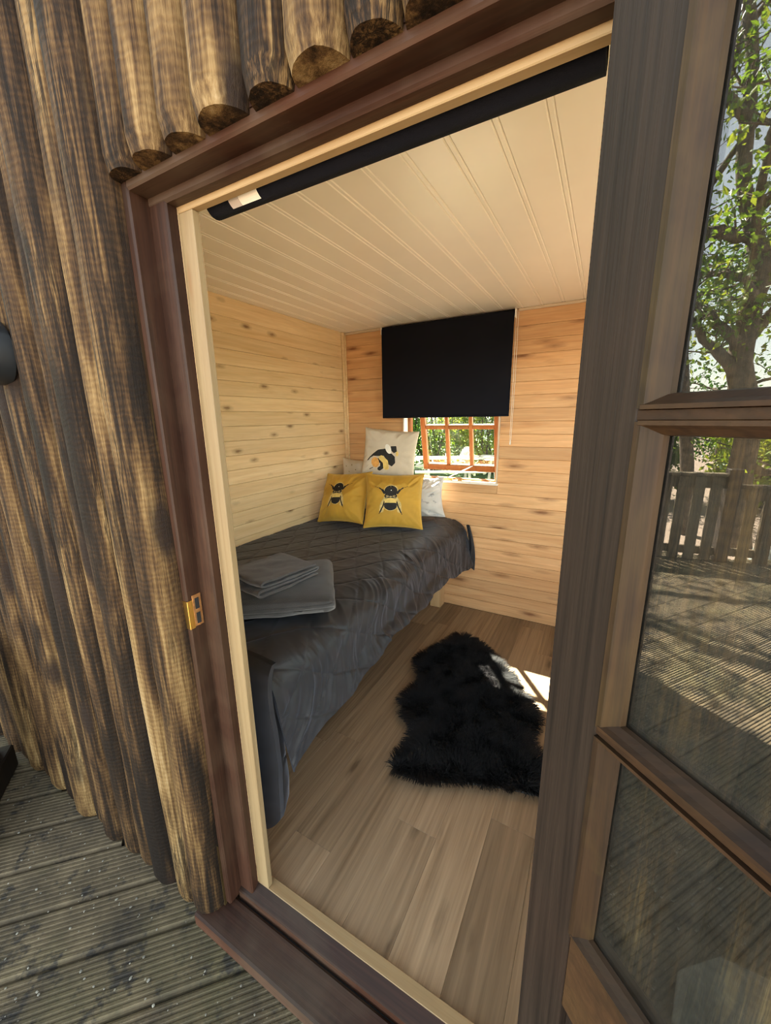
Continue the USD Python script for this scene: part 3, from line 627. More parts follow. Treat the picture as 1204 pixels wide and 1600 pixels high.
# foot end: the quilt falls in a fold to just above the floor
nA, nB = 90, 90
A, B = np.meshgrid(np.linspace(0, 1, nA), np.linspace(0, 1, nB), indexing='ij')
Xf = -1.06 + 1.066 * B; drop = np.clip(A, 0, 1)
Zf = .742 - (.645 - .07 * np.clip((B - .93) / .07, 0, 1) ** 2) * drop + .008 * np.sin(B * 9)
Yf = .142 - .045 * (1 - np.exp(-drop * 14)) + .012 * np.sin(B * 24 + 2 * drop) * drop
dn = (meshkit.fbm(np.stack([A * 5, B * 8, A * 0], -1), 3, 5) - .5) * .02
Xf = Xf + .028 * np.clip((B - .75) * 4, 0, 1) * np.sin(np.pi * np.clip(drop * .9, 0, 1))
F1 = np.stack([Xf, Yf + dn * .4, Zf], -1); F2 = F1 + V(0, .018, 0)
obj('foot_drape', cat([grid(F1), grid(F2, flip=True), grid(np.stack([F1[:, -1], F2[:, -1]])), grid(np.stack([F1[-1], F2[-1]]), flip=True)]), M['quilt'], qt, smooth=50)
# the corner fold: a rolled tail of cloth hanging to the floor
tp = np.array([(-.07, .20, .66), (-.035, .165, .58), (-.010, .145, .48), (-.004, .140, .38), (-.010, .138, .29), (-.018, .136, .22), (-.026, .135, .17), (-.030, .135, .145)])
tt = np.linspace(0, 1, 46); from scipy.interpolate import CubicSpline
cs = CubicSpline(np.linspace(0, 1, len(tp)), tp)(tt)
rad = np.interp(tt, [0, .1, .3, .6, .85, .94, .985, 1], [.006, .016, .026, .028, .026, .024, .018, .003])
v, f = tube(cs, rad, 24)
v = v + (np.stack([meshkit.fbm(v * V(26, 26, 7), 2, 60 + k) for k in range(3)], 1) - .5) * V(.02, .02, .006)
v[:, 2] = np.maximum(v[:, 2], .003)
obj('corner_fold', (v, f), M['quilt'], qt, smooth=60)
# far corner flap by the window wall
A, B = np.meshgrid(np.linspace(0, 1, 30), np.linspace(0, 1, 16), indexing='ij')
Zc = .70 - A * (.30 + .06 * B); Xc = .0 + .068 * B * (.4 + .6 * A) + .02 * np.sin(A * 3); Yc = 2.187 + .010 * np.sin(B * 5 + A * 3)
C1 = np.stack([Xc, Yc, Zc], -1); C2 = C1 - V(0, .012, 0)
obj('corner_flap', cat([grid(C1), grid(C2, flip=True), grid(np.stack([C1[:, -1], C2[:, -1]])), grid(np.stack([C1[-1], C2[-1]]), flip=True)]), M['quilt'], qt, smooth=50)

# ------------------------------------------------------------------ towels
def move(vf, rz, loc): return xf(vf, Rz(rz), loc)
tw = math.radians(38)
v, f = soft_box((-.56, 0, 0), (0, .43, .088), .036, .014)
v = v + (np.stack([meshkit.fbm(v * 9, 3, 70 + k) for k in range(3)], 1) - .5) * .016
v[:, 2] -= .016 * np.clip(1 - v[:, 1] / .25, 0, 1) * (v[:, 2] > .03)
big_t = thing('bath_towel', label='large folded charcoal towel near the foot of the bed', cat='towel', group='folded charcoal towels')
Tl = (.005, .485, .757)
obj('body', move((v, f), tw, Tl), M['towel'], big_t, smooth=True)
v, f = soft_box((-.555, -.004, .030), (-.004, .41, .050), .009, .014)
v = v + (np.stack([meshkit.fbm(v * 9, 3, 70 + k) for k in range(3)], 1) - .5) * .016
obj('fold', move((v, f), tw, Tl), M['towel'], big_t, smooth=True)
# small towel: one thick cloth folded to and fro, loops at its left end
def layer(zs, lefts, rights):
    pts = [(rights[0], zs[0])]
    for i in range(len(zs) - 1):
        e, s = (lefts[i], -1) if i % 2 == 0 else (rights[i], 1)
        r = (zs[i + 1] - zs[i]) / 2
        pts += [(e, zs[i])] + [(e + s * r * 1.7 * math.sin(k), (zs[i] + zs[i + 1]) / 2 - r * math.cos(k)) for k in np.linspace(.2, math.pi - .2, 7)] + [(e, zs[i + 1])]
    pts.append((lefts[-1] if (len(zs) - 1) % 2 == 0 else rights[-1], zs[-1]))
    return LineString(pts).buffer(.0042, cap_style=1, join_style=1, resolution=3)
poly = layer([.0045, .021, .034, .052], [-.005, 0, .012, .02], [.275, .268, .268, .262]).simplify(.0008)
ring_ = np.array(poly.exterior.coords)[:-1]
dd = np.r_[0, np.cumsum(np.linalg.norm(np.diff(np.vstack([ring_, ring_[:1]]), axis=0), axis=1))]
kk = np.linspace(0, dd[-1], 420, endpoint=False); rr_ = np.vstack([ring_, ring_[:1]])
ring_ = np.stack([np.interp(kk, dd, rr_[:, 0]), np.interp(kk, dd, rr_[:, 1])], 1)
ds = np.linspace(0, .235, 40)
P = np.zeros((40, len(ring_), 3)); P[..., 0] = ring_[None, :, 0]; P[..., 1] = ds[:, None]; P[..., 2] = ring_[None, :, 1]
v, f = grid(P, wrap=True)
ex = trimesh.creation.triangulate_polygon(Polygon(ring_), engine='earcut')
caps = [(np.stack([ex[0][:, 0], np.full(len(ex[0]), y), ex[0][:, 1]], 1), ex[1] if y else ex[1][:, ::-1]) for y in (0, .235)]
v, f = cat([(v, f)] + caps)
v = v + (np.stack([meshkit.fbm(np.stack([v[:, 0], v[:, 1], v[:, 2] * 2], 1) * 12, 3, 80 + k) for k in range(3)], 1) - .5) * V(.012, .014, .020)
sm = obj('hand_towel', move((v, f), math.radians(80), (-.215, .325, .850)), M['towel_small'], None, smooth=40, label='small folded dark towel lying on top of the large one', cat='towel', group='folded charcoal towels')

# ------------------------------------------------------------------ cushions and pillows
class Cushion:
    def __init__(s, w, h, t, seed, lean, yaw, loc, roll=0., puck=1., sag=0.):
        s.w, s.h, s.t, s.seed, s.puck, s.sag = w, h, t, seed, puck, sag
        s.R = Rz(yaw) @ Rx(lean) @ Ry(roll); s.loc = np.array(loc, float)
    def at(s, u, v, side):
        """u, v in -1..1; side -1 front (towards -y), +1 back"""
        u, v = np.asarray(u, float), np.asarray(v, float)
        nip = .085 * min(s.puck, 1.1)
        x = u * s.w / 2 * (1 - nip * (1 - np.abs(v) ** 2.2) * np.abs(u) ** 1.5); z = v * s.h / 2 * (1 - nip * (1 - np.abs(u) ** 2.2) * np.abs(v) ** 1.5)
        th = s.t / 2 * np.clip((1 - u ** 2), 0, 1) ** .42 * np.clip((1 - v ** 2), 0, 1) ** .42 * (1 + .25 * s.sag * -v)
        rad = np.maximum(np.abs(u), np.abs(v)); ang = np.arctan2(v, u)
        cr = ridged(np.stack([np.cos(ang) * 5, np.sin(ang) * 5, rad * 1.2 + s.seed + side], -1), s.seed, 2) - .8
        wr = meshkit.fbm(np.stack([u * 2.4, v * 2.4, u * 0 + s.seed * 3.7 + side], -1), 4, s.seed) - .5
        th = th + s.puck * (.010 * cr * np.clip((rad - .3) * 2, 0, 1) * (1 - rad ** 10) + .024 * wr * (1 - rad ** 4))
        p = np.stack([x, side * th, z + s.h / 2], -1)
        return p @ s.R.T + s.loc
    def mesh(s, n=56):
        g = np.sin(np.linspace(-1, 1, n) * np.pi / 2); U, W = np.meshgrid(g, g, indexing='ij')
        return cat([grid(s.at(U, W, -1)), grid(s.at(U, W, 1), flip=True)])
    def seam(s, r=.0035):
        e = np.linspace(-1, 1, 40)
        u = np.r_[e, np.ones(40), -e, -np.ones(40)]; v = np.r_[-np.ones(40), e, np.ones(40), -e]
        return tube(s.at(u * .999, v * .999, -1), r, 6, cap=False)
    def decal(s, poly, lift=.0012):
        parts = []
        for g in getattr(poly, 'geoms', [poly]):
            if g.is_empty: continue
            v, f = trimesh.creation.triangulate_polygon(g, engine='earcut')
            v3, f3 = trimesh.remesh.subdivide_to_size(np.c_[v, np.zeros(len(v))], f, .045, max_iter=12)
            P = s.at(v3[:, 0], v3[:, 1], -1); e = 1e-3
            n = np.cross(s.at(v3[:, 0] + e, v3[:, 1], -1) - P, s.at(v3[:, 0], v3[:, 1] + e, -1) - P); n /= np.linalg.norm(n, axis=1, keepdims=True) + 1e-12
            parts.append((P + n * lift, f3))
        return cat(parts)
ell = lambda cx, cy, rx, ry, rot=0: affinity.rotate(affinity.scale(Point(cx, cy).buffer(1, 12), rx, ry), rot, origin=(cx, cy))
line = lambda pts, w: LineString(pts).buffer(w, cap_style=1)
U_ = lambda *g: __import__('shapely').union_all(g)
def bee_top(c, parent, cx, cy, k):
    """a bumblebee seen from above, printed"""
    T_ = lambda g: affinity.translate(affinity.scale(g, k, k, origin=(0, 0)), cx, cy)
    outline = U_(ell(0, .30, .27, .27), ell(0, -.22, .275, .26), line([(.17, .02), (.30, -.20), (.33, -.46)], .085), line([(-.17, .02), (-.30, -.20), (-.33, -.46)], .085))
    obj('bee_outline', c.decal(T_(outline), .0010), M['print_pale'], parent)
    dark = U_(ell(0, .29, .235, .235), ell(0, .10, .23, .13), ell(0, -.26, .235, .19).difference(Polygon([(-.4, -.14), (.4, -.14), (.4, .2), (-.4, .2)])),
              line([(.24, .22), (.31, .33)], .042), line([(-.24, .22), (-.31, .33)], .042), line([(.31, .33), (.44, .43)], .022), line([(-.31, .33), (-.44, .43)], .022), line([(.44, .43), (.62, .49)], .007), line([(-.44, .43), (-.62, .49)], .007),
              line([(.22, -.10), (.28, -.30), (.38, -.52)], .024), line([(-.22, -.10), (-.28, -.30), (-.38, -.52)], .024), line([(.38, -.52), (.42, -.60)], .010), line([(-.38, -.52), (-.42, -.60)], .010))
    obj('bee_body', c.decal(T_(dark), .0017), M['print_black'], parent)
    obj('bee_band', c.decal(T_(U_(ell(0, -.06, .235, .085), Polygon([(-.232, -.06), (.232, -.06), (.215, -.16), (-.215, -.16)]))), .0022), M['print_yellow'], parent)
    obj('bee_fleck', c.decal(T_(U_(ell(.01, .33, .022, .022))), .0026), M['print_white'], parent)
    obj('bee_mottle', c.decal(T_(U_(ell(.12, .09, .06, .04, 20), ell(-.12, .09, .06, .04, -20), ell(0, .07, .05, .03), ell(.16, .02, .04, .03), ell(-.16, .02, .04, .03))), .0023), M['print_grey'], parent)

cl = Cushion(.425, .395, .16, 3, math.radians(-28), math.radians(-6), (-.790, 1.625, .759), roll=math.radians(-6))
ct = thing('bee_cushion', label='mustard bee cushion on the left, against the panelled wall', cat='cushion', group='mustard bee cushions on the bed')
obj('cover', cl.mesh(), M['mustard'], ct, smooth=True); obj('piping', cl.seam(), M['mustard'], ct, smooth=True)
bee_top(cl, ct, -.06, .02, .88)
cr_ = Cushion(.415, .39, .17, 5, math.radians(-20), math.radians(20), (-.372, 1.675, .755))
ct = thing('bee_cushion', label='mustard bee cushion on the right, at the bed edge', cat='cushion', group='mustard bee cushions on the bed')
obj('cover', cr_.mesh(), M['mustard'], ct, smooth=True); obj('piping', cr_.seam(), M['mustard'], ct, smooth=True)
bee_top(cr_, ct, -.05, .02, .92)

cc = Cushion(.415, .365, .13, 8, math.radians(-9), math.radians(14), (-.540, 1.905, 1.066), roll=math.radians(5), puck=.8)
ct = thing('linen_cushion', label='cream cushion with a flying bumblebee, under the window', cat='cushion')
obj('cover', cc.mesh(), M['cream_linen'], ct, smooth=True)
k = .95
obj('bee_body', cc.decal(U_(Polygon([(-.66, -.22), (-.52, -.06), (-.34, .10), (-.10, .16), (.05, .0), (.16, -.02), (.27, -.12), (.30, -.34), (.20, -.48), (.06, -.40), (-.02, -.20), (-.12, -.08), (-.34, -.12), (-.52, -.12)]).buffer(.03).buffer(-.01),
    Polygon([(.12, .28), (.28, .30), (.32, .12), (.24, .06), (.14, .14)]).buffer(.02), line([(-.30, -.30), (-.16, -.36), (-.14, -.56), (-.24, -.66)], .075), line([(-.66, -.22), (-.74, -.34)], .02), line([(-.50, -.62), (-.62, -.70)], .012)), .0012), M['print_black'], ct)
obj('bee_band', cc.decal(U_(line([(-.20, -.20), (-.04, -.34), (0, -.58)], .10)), .0016), M['print_yellow'], ct)
obj('bee_face', cc.decal(ell(.36, .02, .05, .10), .0016), M['print_yellow'], ct)
obj('bee_tail', cc.decal(ell(-.42, -.40, .15, .21, 12), .0018), M['print_orange'], ct)
obj('bee_wing', cc.decal(U_(ell(.02, .18, .10, .20, 24)), .0014), M['print_white'], ct)

pl = Cushion(.44, .43, .13, 11, math.radians(-6), math.radians(6), (-.845, 2.055, .755), roll=math.radians(2), puck=1.3)
ct = thing('pillow', label='cream pillow with sparse tiny prints behind the mustard cushions', cat='pillow', group='pillows at the head of the bed')
obj('cover', pl.mesh(), M['cream_linen'], ct, smooth=True)
for (a, b) in ((-.78, .70), (-.62, .50), (-.5, .78), (-.3, .6), (.1, .74), (.5, .62), (.72, .3), (-.82, .2)):
    obj('tiny_print', pl.decal(ell(a, b, .022, .03, 30), .0014), M['print_grey'], ct)
pr_ = Cushion(.50, .30, .17, 14, math.radians(-3), math.radians(20), (-.372, 1.995, .760), roll=math.radians(-3), puck=2.2)
pw_ct = ct = thing('pillow', label='crumpled white pillow at the far corner, under the window sill', cat='pillow', group='pillows at the head of the bed')
obj('cover', pr_.mesh(), M['white_cotton'], ct, smooth=True); obj('piping', pr_.seam(.003), M['white_cotton'], ct, smooth=True)

q_ = np.random.default_rng(12)
for k in range(16):
    a, b, r_ = q_.uniform(-.1, .88), q_.uniform(-.85, .85), q_.uniform(0, 180)
    obj('grey_print', pr_.decal(U_(ell(a, b, .030, .085, r_), ell(a + .05, b - .05, .02, .05, r_ + 60)), .0016), M['cotton_grey'], pw_ct)
# ------------------------------------------------------------------ sheepskin
RUG = [(0.114, 1.762), (0.181, 1.76), (0.265, 1.722), (0.323, 1.674), (0.394, 1.601), (0.462, 1.543), (0.526, 1.466), (0.562, 1.411), (0.614, 1.341), (0.67, 1.256), (0.714, 1.175), (0.721, 1.125), (0.696, 1.065), (0.699, 1.022), (0.722, 0.977), (0.765, 0.94), (0.80, 0.849), (0.80, 0.76), (0.746, 0.738), (0.704, 0.731), (0.643, 0.716), (0.558, 0.686), (0.478, 0.658), (0.391, 0.612), (0.303, 0.58), (0.224, 0.57), (0.182, 0.572), (0.161, 0.612), (0.167, 0.65), (0.19, 0.704), (0.19, 0.767), (0.174, 0.835), (0.143, 0.867), (0.086, 0.889), (0.047, 0.94), (0.031, 1.008), (0.045, 1.083), (0.068, 1.166), (0.057, 1.212), (0.004, 1.254), (-0.041, 1.33), (-0.031, 1.424), (0.012, 1.522), (0.057, 1.654), (0.084, 1.731)]
rp = Polygon(RUG).buffer(-.018)
rug = thing('sheepskin_rug', label='black sheepskin rug on the wooden floor', cat='rug')
v, f = extrude(rp, .009); obj('hide', (v + V(0, 0, .0006), f), M['rug_hide'], rug)
import shapely
bx = rp.bounds; pts = np.c_[rng.uniform(bx[0], bx[2], 90000), rng.uniform(bx[1], bx[3], 90000)]
pts = pts[shapely.contains_xy(rp, pts[:, 0], pts[:, 1])][:42000]
edge_d = shapely.distance(rp.exterior, shapely.points(pts))
near = shapely.get_coordinates(shapely.shortest_line(shapely.points(pts), rp.exterior)).reshape(-1, 2, 2)
outw = near[:, 1] - near[:, 0]; outw /= np.linalg.norm(outw, axis=1, keepdims=True) + 1e-9
p3 = np.c_[pts * 16, np.zeros(len(pts))]
sw = np.stack([meshkit.fbm(p3, 3, 1) - .5, meshkit.fbm(p3, 3, 2) - .5], 1) * 2.6
lean = sw + outw * (1.5 * np.exp(-edge_d / .03))[:, None] + rng.normal(0, .22, (len(pts), 2))
hl = .034 + .012 * meshkit.fbm(p3 * .5, 2, 6) + rng.normal(0, .003, len(pts))
ln = np.linalg.norm(lean, axis=1, keepdims=True); lean = lean / np.maximum(ln, 1e-6) * np.minimum(ln, 1.25)
C = np.zeros((len(pts), 4, 3)); curl = rng.normal(0, .30, (len(pts), 2))
for k, s in enumerate((0, .36, .72, 1.0)):
    b = s * s
    C[:, k, :2] = pts + lean * (hl * (.35 * s + .65 * b))[:, None] + curl * (hl * .35 * math.sin(s * 3.0))[:, None]
    C[:, k, 2] = .009 + hl * s * np.clip(1.05 - .42 * np.minimum(ln[:, 0], 1.25) * s, .12, 1)
bc = UsdGeom.BasisCurves.Define(stage, numbered(path_of(rug), 'wool'))
bc.CreateTypeAttr('linear'); bc.CreateCurveVertexCountsAttr(Vt.IntArray.FromNumpy(np.full(len(pts), 4, np.int32)))
bc.CreatePointsAttr(Vt.Vec3fArray.FromNumpy(C.reshape(-1, 3).astype(np.float32)))
bc.CreateWidthsAttr(Vt.FloatArray.FromNumpy(np.tile(np.array([.0026, .0026, .002, .0008], np.float32), len(pts)))); bc.SetWidthsInterpolation('vertex')
UsdShade.MaterialBindingAPI.Apply(bc.GetPrim()).Bind(M['fur']); tag(bc.GetPrim(), kind='stuff')

# ------------------------------------------------------------------ wall lamp on the logs
lp = thing('wall_lamp', label='round black wall lamp fixed to the log wall', cat='lamp')
def on_wall(vf, x, z): v, f = vf; return np.stack([v[:, 0] + x, -.112 - v[:, 2], v[:, 1] + z], 1), f[:, ::-1]
LX, LZ = -.688, 1.700
obj('housing', on_wall(lathe([(0, 0), (.082, 0), (.088, .006), (.088, .05), (.082, .062), (.070, .068), (0, .068)], 40), LX, LZ), M['lamp_black'], lp, smooth=35)
obj('mounting_plate', on_wall(lathe([(0, -.03), (.05, -.03), (.05, -.0005), (0, -.0005)], 24), LX, LZ), M['lamp_black'], lp, smooth=35)
obj('lens', on_wall(lathe([(0, .0685), (.060, .0685), (.055, .074), (0, .078)], 32), LX, LZ), M['hole_dark'], lp, smooth=35)
# ------------------------------------------------------------------ outdoors
g = thing('ground', kind='structure')
obj('gravel', box((-40, -40, -.75), (40, 5.2, -.45), 0), M['gravel'], g)
obj('lawn', box((-40, 5.2, -.75), (40, 45, -.44), 0), M['lawn'], g)

def leaves(centres, n, spread, size, seed, droop=.35):
    """n leaves round each centre: folded lozenges, four triangles each"""
    r = np.random.default_rng(seed); c = np.repeat(np.asarray(centres, float), n, 0); N_ = len(c)
    p = c + r.normal(0, 1, (N_, 3)) * np.asarray(spread)
    d = r.normal(0, 1, (N_, 3)); d[:, 2] -= droop; d /= np.linalg.norm(d, axis=1, keepdims=True)
    u = r.normal(0, 1, (N_, 3)); w = np.cross(d, u); w /= np.linalg.norm(w, axis=1, keepdims=True); nn = np.cross(w, d)
    s = size * r.uniform(.6, 1.25, (N_, 1))
    a, t = p, p + d * s
    m = p + d * s * .45
    b, e = m + w * s * .24 + nn * s * .05, m - w * s * .24 + nn * s * .05
    v = np.stack([a, b, t, e, m], 1).reshape(-1, 3); k = np.arange(N_)[:, None] * 5
    f = np.concatenate([k + [0, 1, 4], k + [1, 2, 4], k + [2, 3, 4], k + [3, 0, 4]], 1).reshape(-1, 3)
    return v, f
def limb(pts, r0, r1, seed=0, sides=9):
    pts = np.array(pts, float); t = np.linspace(0, 1, len(pts)); tt = np.linspace(0, 1, max(8, len(pts) * 5))
    P = CubicSpline(t, pts)(tt) if len(pts) > 2 else pts[0] + (pts[1] - pts[0]) * tt[:, None]
    P = P + (np.stack([meshkit.noise(np.stack([tt * 9 + seed * 3.3, tt * 0 + k, tt * 0], -1), seed) for k in range(3)], 1) - .5) * r0 * .9
    return tube(P, np.linspace(r0, r1, len(tt)) * (1 + .18 * (meshkit.noise(np.stack([tt * 14, tt * 0 + seed, tt * 0], -1), 2) - .5)), sides)
def twigs(ends, seed, n=3, ln=.7, r=.014):
    q = np.random.default_rng(seed); out, tips = [], []
    for e in ends:
        for _ in range(n):
            d = q.normal(0, 1, 3); d[2] = abs(d[2]) * .5 - .15; d /= np.linalg.norm(d)
            m = np.array(e) + d * ln * .5 + q.normal(0, .07, 3); t = np.array(e) + d * ln * q.uniform(.7, 1.2)
            out.append(tube([e, m, t], [r, r * .7, r * .3], 5)); tips += [m, t]
    return cat(out), tips
# the near tree with crooked limbs beyond the railing
ta = thing('tree', label='crooked dark tree with horizontal limbs behind the railing', cat='tree', group='trees beyond the deck')
obj('trunk', limb([(-5.5, -2.8, -.5), (-5.5, -2.62, 1.2), (-5.5, -2.53, 2.4), (-5.6, -2.5, 3.2), (-5.55, -2.3, 3.8), (-5.4, -2.0, 5.2), (-5.3, -1.8, 6.4)], .17, .05, 1, 12), M['trunk'], ta, smooth=True)
LB = [[(-5.25, -1.55, 3.72), (-5.25, -2.1, 3.64), (-5.5, -2.6, 3.5), (-5.6, -3.4, 3.4)], [(-5.5, -2.55, 1.95), (-5.5, -2.2, 2.3), (-5.5, -1.85, 2.68), (-5.5, -1.3, 3.1)], [(-5.5, -2.5, 2.3), (-5.4, -2.15, 2.62), (-5.35, -1.75, 2.95), (-5.3, -1.2, 3.3)],
      [(-5.5, -2.5, 2.45), (-5.5, -2.75, 2.9), (-5.4, -3.0, 3.6), (-5.3, -3.3, 4.6)], [(-5.5, -2.7, .9), (-5.4, -3.1, .75), (-5.3, -3.6, 1.2), (-5.2, -4.0, 2.2)], [(-5.6, -2.45, 3.3), (-5.0, -2.2, 3.9), (-4.4, -2.0, 4.3), (-3.7, -1.9, 4.3)], [(-5.5, -2.3, 3.9), (-4.9, -2.9, 4.4), (-4.3, -3.3, 4.8), (-3.8, -3.4, 5.0)],
      [(-5.5, -2.55, 2.6), (-5.3, -2.3, 3.1), (-5.4, -1.95, 3.25), (-5.4, -1.7, 3.3)], [(-5.4, -2.05, 4.9), (-5.0, -1.4, 5.3), (-4.6, -.8, 5.5), (-4.2, -.5, 5.5)]]
for i, b in enumerate(LB): obj('branch', limb(b, .085 if i < 3 else .06, .022, 10 + i), M['trunk'], ta, smooth=True)
ends = [p for b in LB for p in b[1:]] + [(-5.4, -2.0, 5.2), (-5.3, -1.8, 6.4), (-5.5, -2.4, 3.5)]
tw_, tips = twigs(ends, 3, 5, .75, .013); obj('twig', tw_, M['trunk'], ta, kind='stuff')
obj('foliage', leaves(tips, 14, .18, .10, 5), M['leaf_mid'], ta, kind='stuff')
obj('young_leaf', leaves(tips[::2], 6, .22, .12, 6), M['leaf_bright'], ta, kind='stuff')
tb = thing('tree', label='slender pale-stemmed tree left of the crooked dark tree', cat='tree', group='trees beyond the deck')
obj('trunk', limb([(-6.3, -2.4, -.5), (-6.1, -2.15, 1.5), (-5.95, -1.88, 2.5), (-5.9, -1.82, 3.4), (-5.9, -1.85, 4.6), (-5.9, -2.0, 6.2), (-5.8, -2.1, 7.5)], .10, .03, 2, 10), M['trunk'], tb, smooth=True)
LB = [[(-5.9, -1.83, 3.6), (-5.6, -1.5, 4.2), (-5.2, -1.2, 4.7)], [(-5.9, -1.85, 4.4), (-5.5, -2.2, 4.9), (-5.0, -2.6, 5.4)], [(-5.9, -1.9, 5.0), (-5.4, -1.6, 5.6), (-4.8, -1.5, 6.1)], [(-5.9, -2.0, 6.0), (-5.4, -2.4, 6.4), (-5, -2.9, 6.6)], [(-6.0, -1.9, 2.4), (-6.0, -1.5, 2.8), (-5.9, -1.1, 3.1)]]
for i, b in enumerate(LB): obj('branch', limb(b, .045, .015, 30 + i), M['trunk'], tb, smooth=True)
tw_, tips = twigs([p for b in LB for p in b[1:]] + [(-5.9, -2, 6.2), (-5.8, -2.1, 7.5)], 7, 6, .8, .011); obj('twig', tw_, M['trunk'], tb, kind='stuff')
obj('foliage', leaves(tips, 9, .2, .11, 8), M['leaf_mid'], tb, kind='stuff')
obj('young_leaf', leaves(tips[::2], 4, .22, .12, 9), M['leaf_bright'], tb, kind='stuff')

def bush(name, loc, rad, n, size, m, label, catg, group, seed, stems=5):
    q = np.random.default_rng(seed); t = thing(name, label=label, cat=catg, group=group); loc = np.array(loc, float); rad = np.array(rad, float)
    d = q.normal(0, 1, (n // 12, 3)); d /= np.linalg.norm(d, axis=1, keepdims=True); rr = q.uniform(.55, 1.0, (len(d), 1)) ** .6
    c = loc + V(0, 0, rad[2]) + d * rr * rad * (1 + .28 * (meshkit.noise(d * 2.3 + seed, seed)[:, None] - .5))
    c = c[c[:, 2] > loc[2] + .05]
    obj('foliage', leaves(c, 12, rad * .085 + .02, size, seed), M[m], t, kind='stuff')
    st = [limb([loc + V(q.normal(0, .12), q.normal(0, .12), -.1), loc + V(q.normal(0, .2) * rad[0], q.normal(0, .2) * rad[1], rad[2] * .8), loc + V(q.normal(0, .45) * rad[0], q.normal(0, .45) * rad[1], rad[2] * 1.5)], .05, .012, seed + i, 6) for i in range(stems)]
    for s_ in st: obj('stem', s_, M['trunk'], t, smooth=True)
GZ = -.45
tcc = thing('tree', label='broad leafy tree shading the far end of the deck', cat='tree', group='trees beyond the deck')
obj('trunk', limb([(-5.6, 3.0, -.5), (-5.5, 2.9, 1.2), (-5.3, 2.7, 2.6), (-5.0, 2.3, 4.0), (-4.7, 1.9, 5.2)], .19, .05, 4, 12), M['trunk'], tcc, smooth=True)
LB = [[(-5.3, 2.7, 2.6), (-4.7, 2.0, 3.3), (-4.2, 1.2, 3.8), (-3.9, .6, 4.0)], [(-5.0, 2.3, 4.0), (-5.2, 1.5, 4.5), (-5.4, .7, 4.8), (-5.6, 0, 4.9)], [(-5.0, 2.4, 3.8), (-4.4, 2.4, 4.5), (-3.8, 2.2, 4.9), (-3.4, 1.8, 5.0)], [(-4.7, 1.9, 5.2), (-4.6, 1.2, 5.8), (-4.4, .6, 6.0)], [(-5.3, 2.7, 2.9), (-6.0, 2.0, 3.6), (-6.3, 1.2, 4.1)]]
for i, b in enumerate(LB): obj('branch', limb(b, .075, .02, 50 + i), M['trunk'], tcc, smooth=True)
tw_, tips = twigs([p for b in LB for p in b[1:]], 17, 6, .9, .013); obj('twig', tw_, M['trunk'], tcc, kind='stuff')
obj('foliage', leaves(tips, 14, .24, .13, 18), M['leaf_mid'], tcc, kind='stuff')
for (x, y, hh, sd, lab) in ((-10.5, -1.2, 5.6, 61, 'airy tree further back, left of the crooked dark tree'), (-11.5, -4.6, 6.4, 62, 'airy tree further back, right of the crooked dark tree'), (-8.6, -6.6, 5.8, 63, 'tree with low limbs at the far right beyond the gravel')):
    t_ = thing('tree', label=lab, cat='tree', group='trees beyond the deck'); qq = np.random.default_rng(sd)
    top = V(x + qq.normal(0, .3), y + qq.normal(0, .3), hh)
    obj('trunk', limb([(x, y, -.5), (x + .1, y + .15, hh * .35), (x - .05, y, hh * .65), top], .13, .03, sd, 10), M['trunk'], t_, smooth=True)
    en = []
    for k in range(9):
        z0 = hh * qq.uniform(.22, .9); a = qq.uniform(0, 6.28); r_ = qq.uniform(1.0, 1.9)
        b = [(x, y, z0), (x + .5 * r_ * math.cos(a), y + .5 * r_ * math.sin(a), z0 + .25), (x + r_ * math.cos(a), y + r_ * math.sin(a), z0 + qq.uniform(.2, .9))]
        obj('branch', limb(b, .05, .014, sd + k, 7), M['trunk'], t_, smooth=True); en += b[1:]
    w_, tp_ = twigs(en + [top], sd, 5, .9, .012); obj('twig', w_, M['trunk'], t_, kind='stuff')
    obj('foliage', leaves(tp_, 16, .30, .14, sd), M['leaf_mid' if sd != 62 else 'leaf_dark'], t_, kind='stuff')
# far hedge seen in the glass of the door
for i, (x, y, rx, rz, m) in enumerate(((-13.5, -1.0, 1.7, 1.25, 'leaf_mid'), (-14.5, -3.6, 1.9, 1.4, 'leaf_dark'), (-12.5, -6.2, 1.8, 1.2, 'leaf_mid'), (-15, -8.8, 2.0, 1.6, 'leaf_dark'), (-9.2, -2.1, .9, .95, 'leaf_mid'), (-9.0, -4.6, 1.1, 1.0, 'leaf_bright'))):
    bush('bush', (x, y, GZ), (rx * .8, rx, rz), 3600, .15, m, ['pale green bush at the left end of the row beyond the gravel', 'dark evergreen bush, second in the row beyond the gravel', 'green bush, third in the row beyond the gravel', 'large dark bush at the far right end beyond the gravel', 'low green bush on the gravel behind the railing', 'bright yellow green bush on the gravel right of the railing'][i], 'bush', 'bushes beyond the gravel', 90 + i)
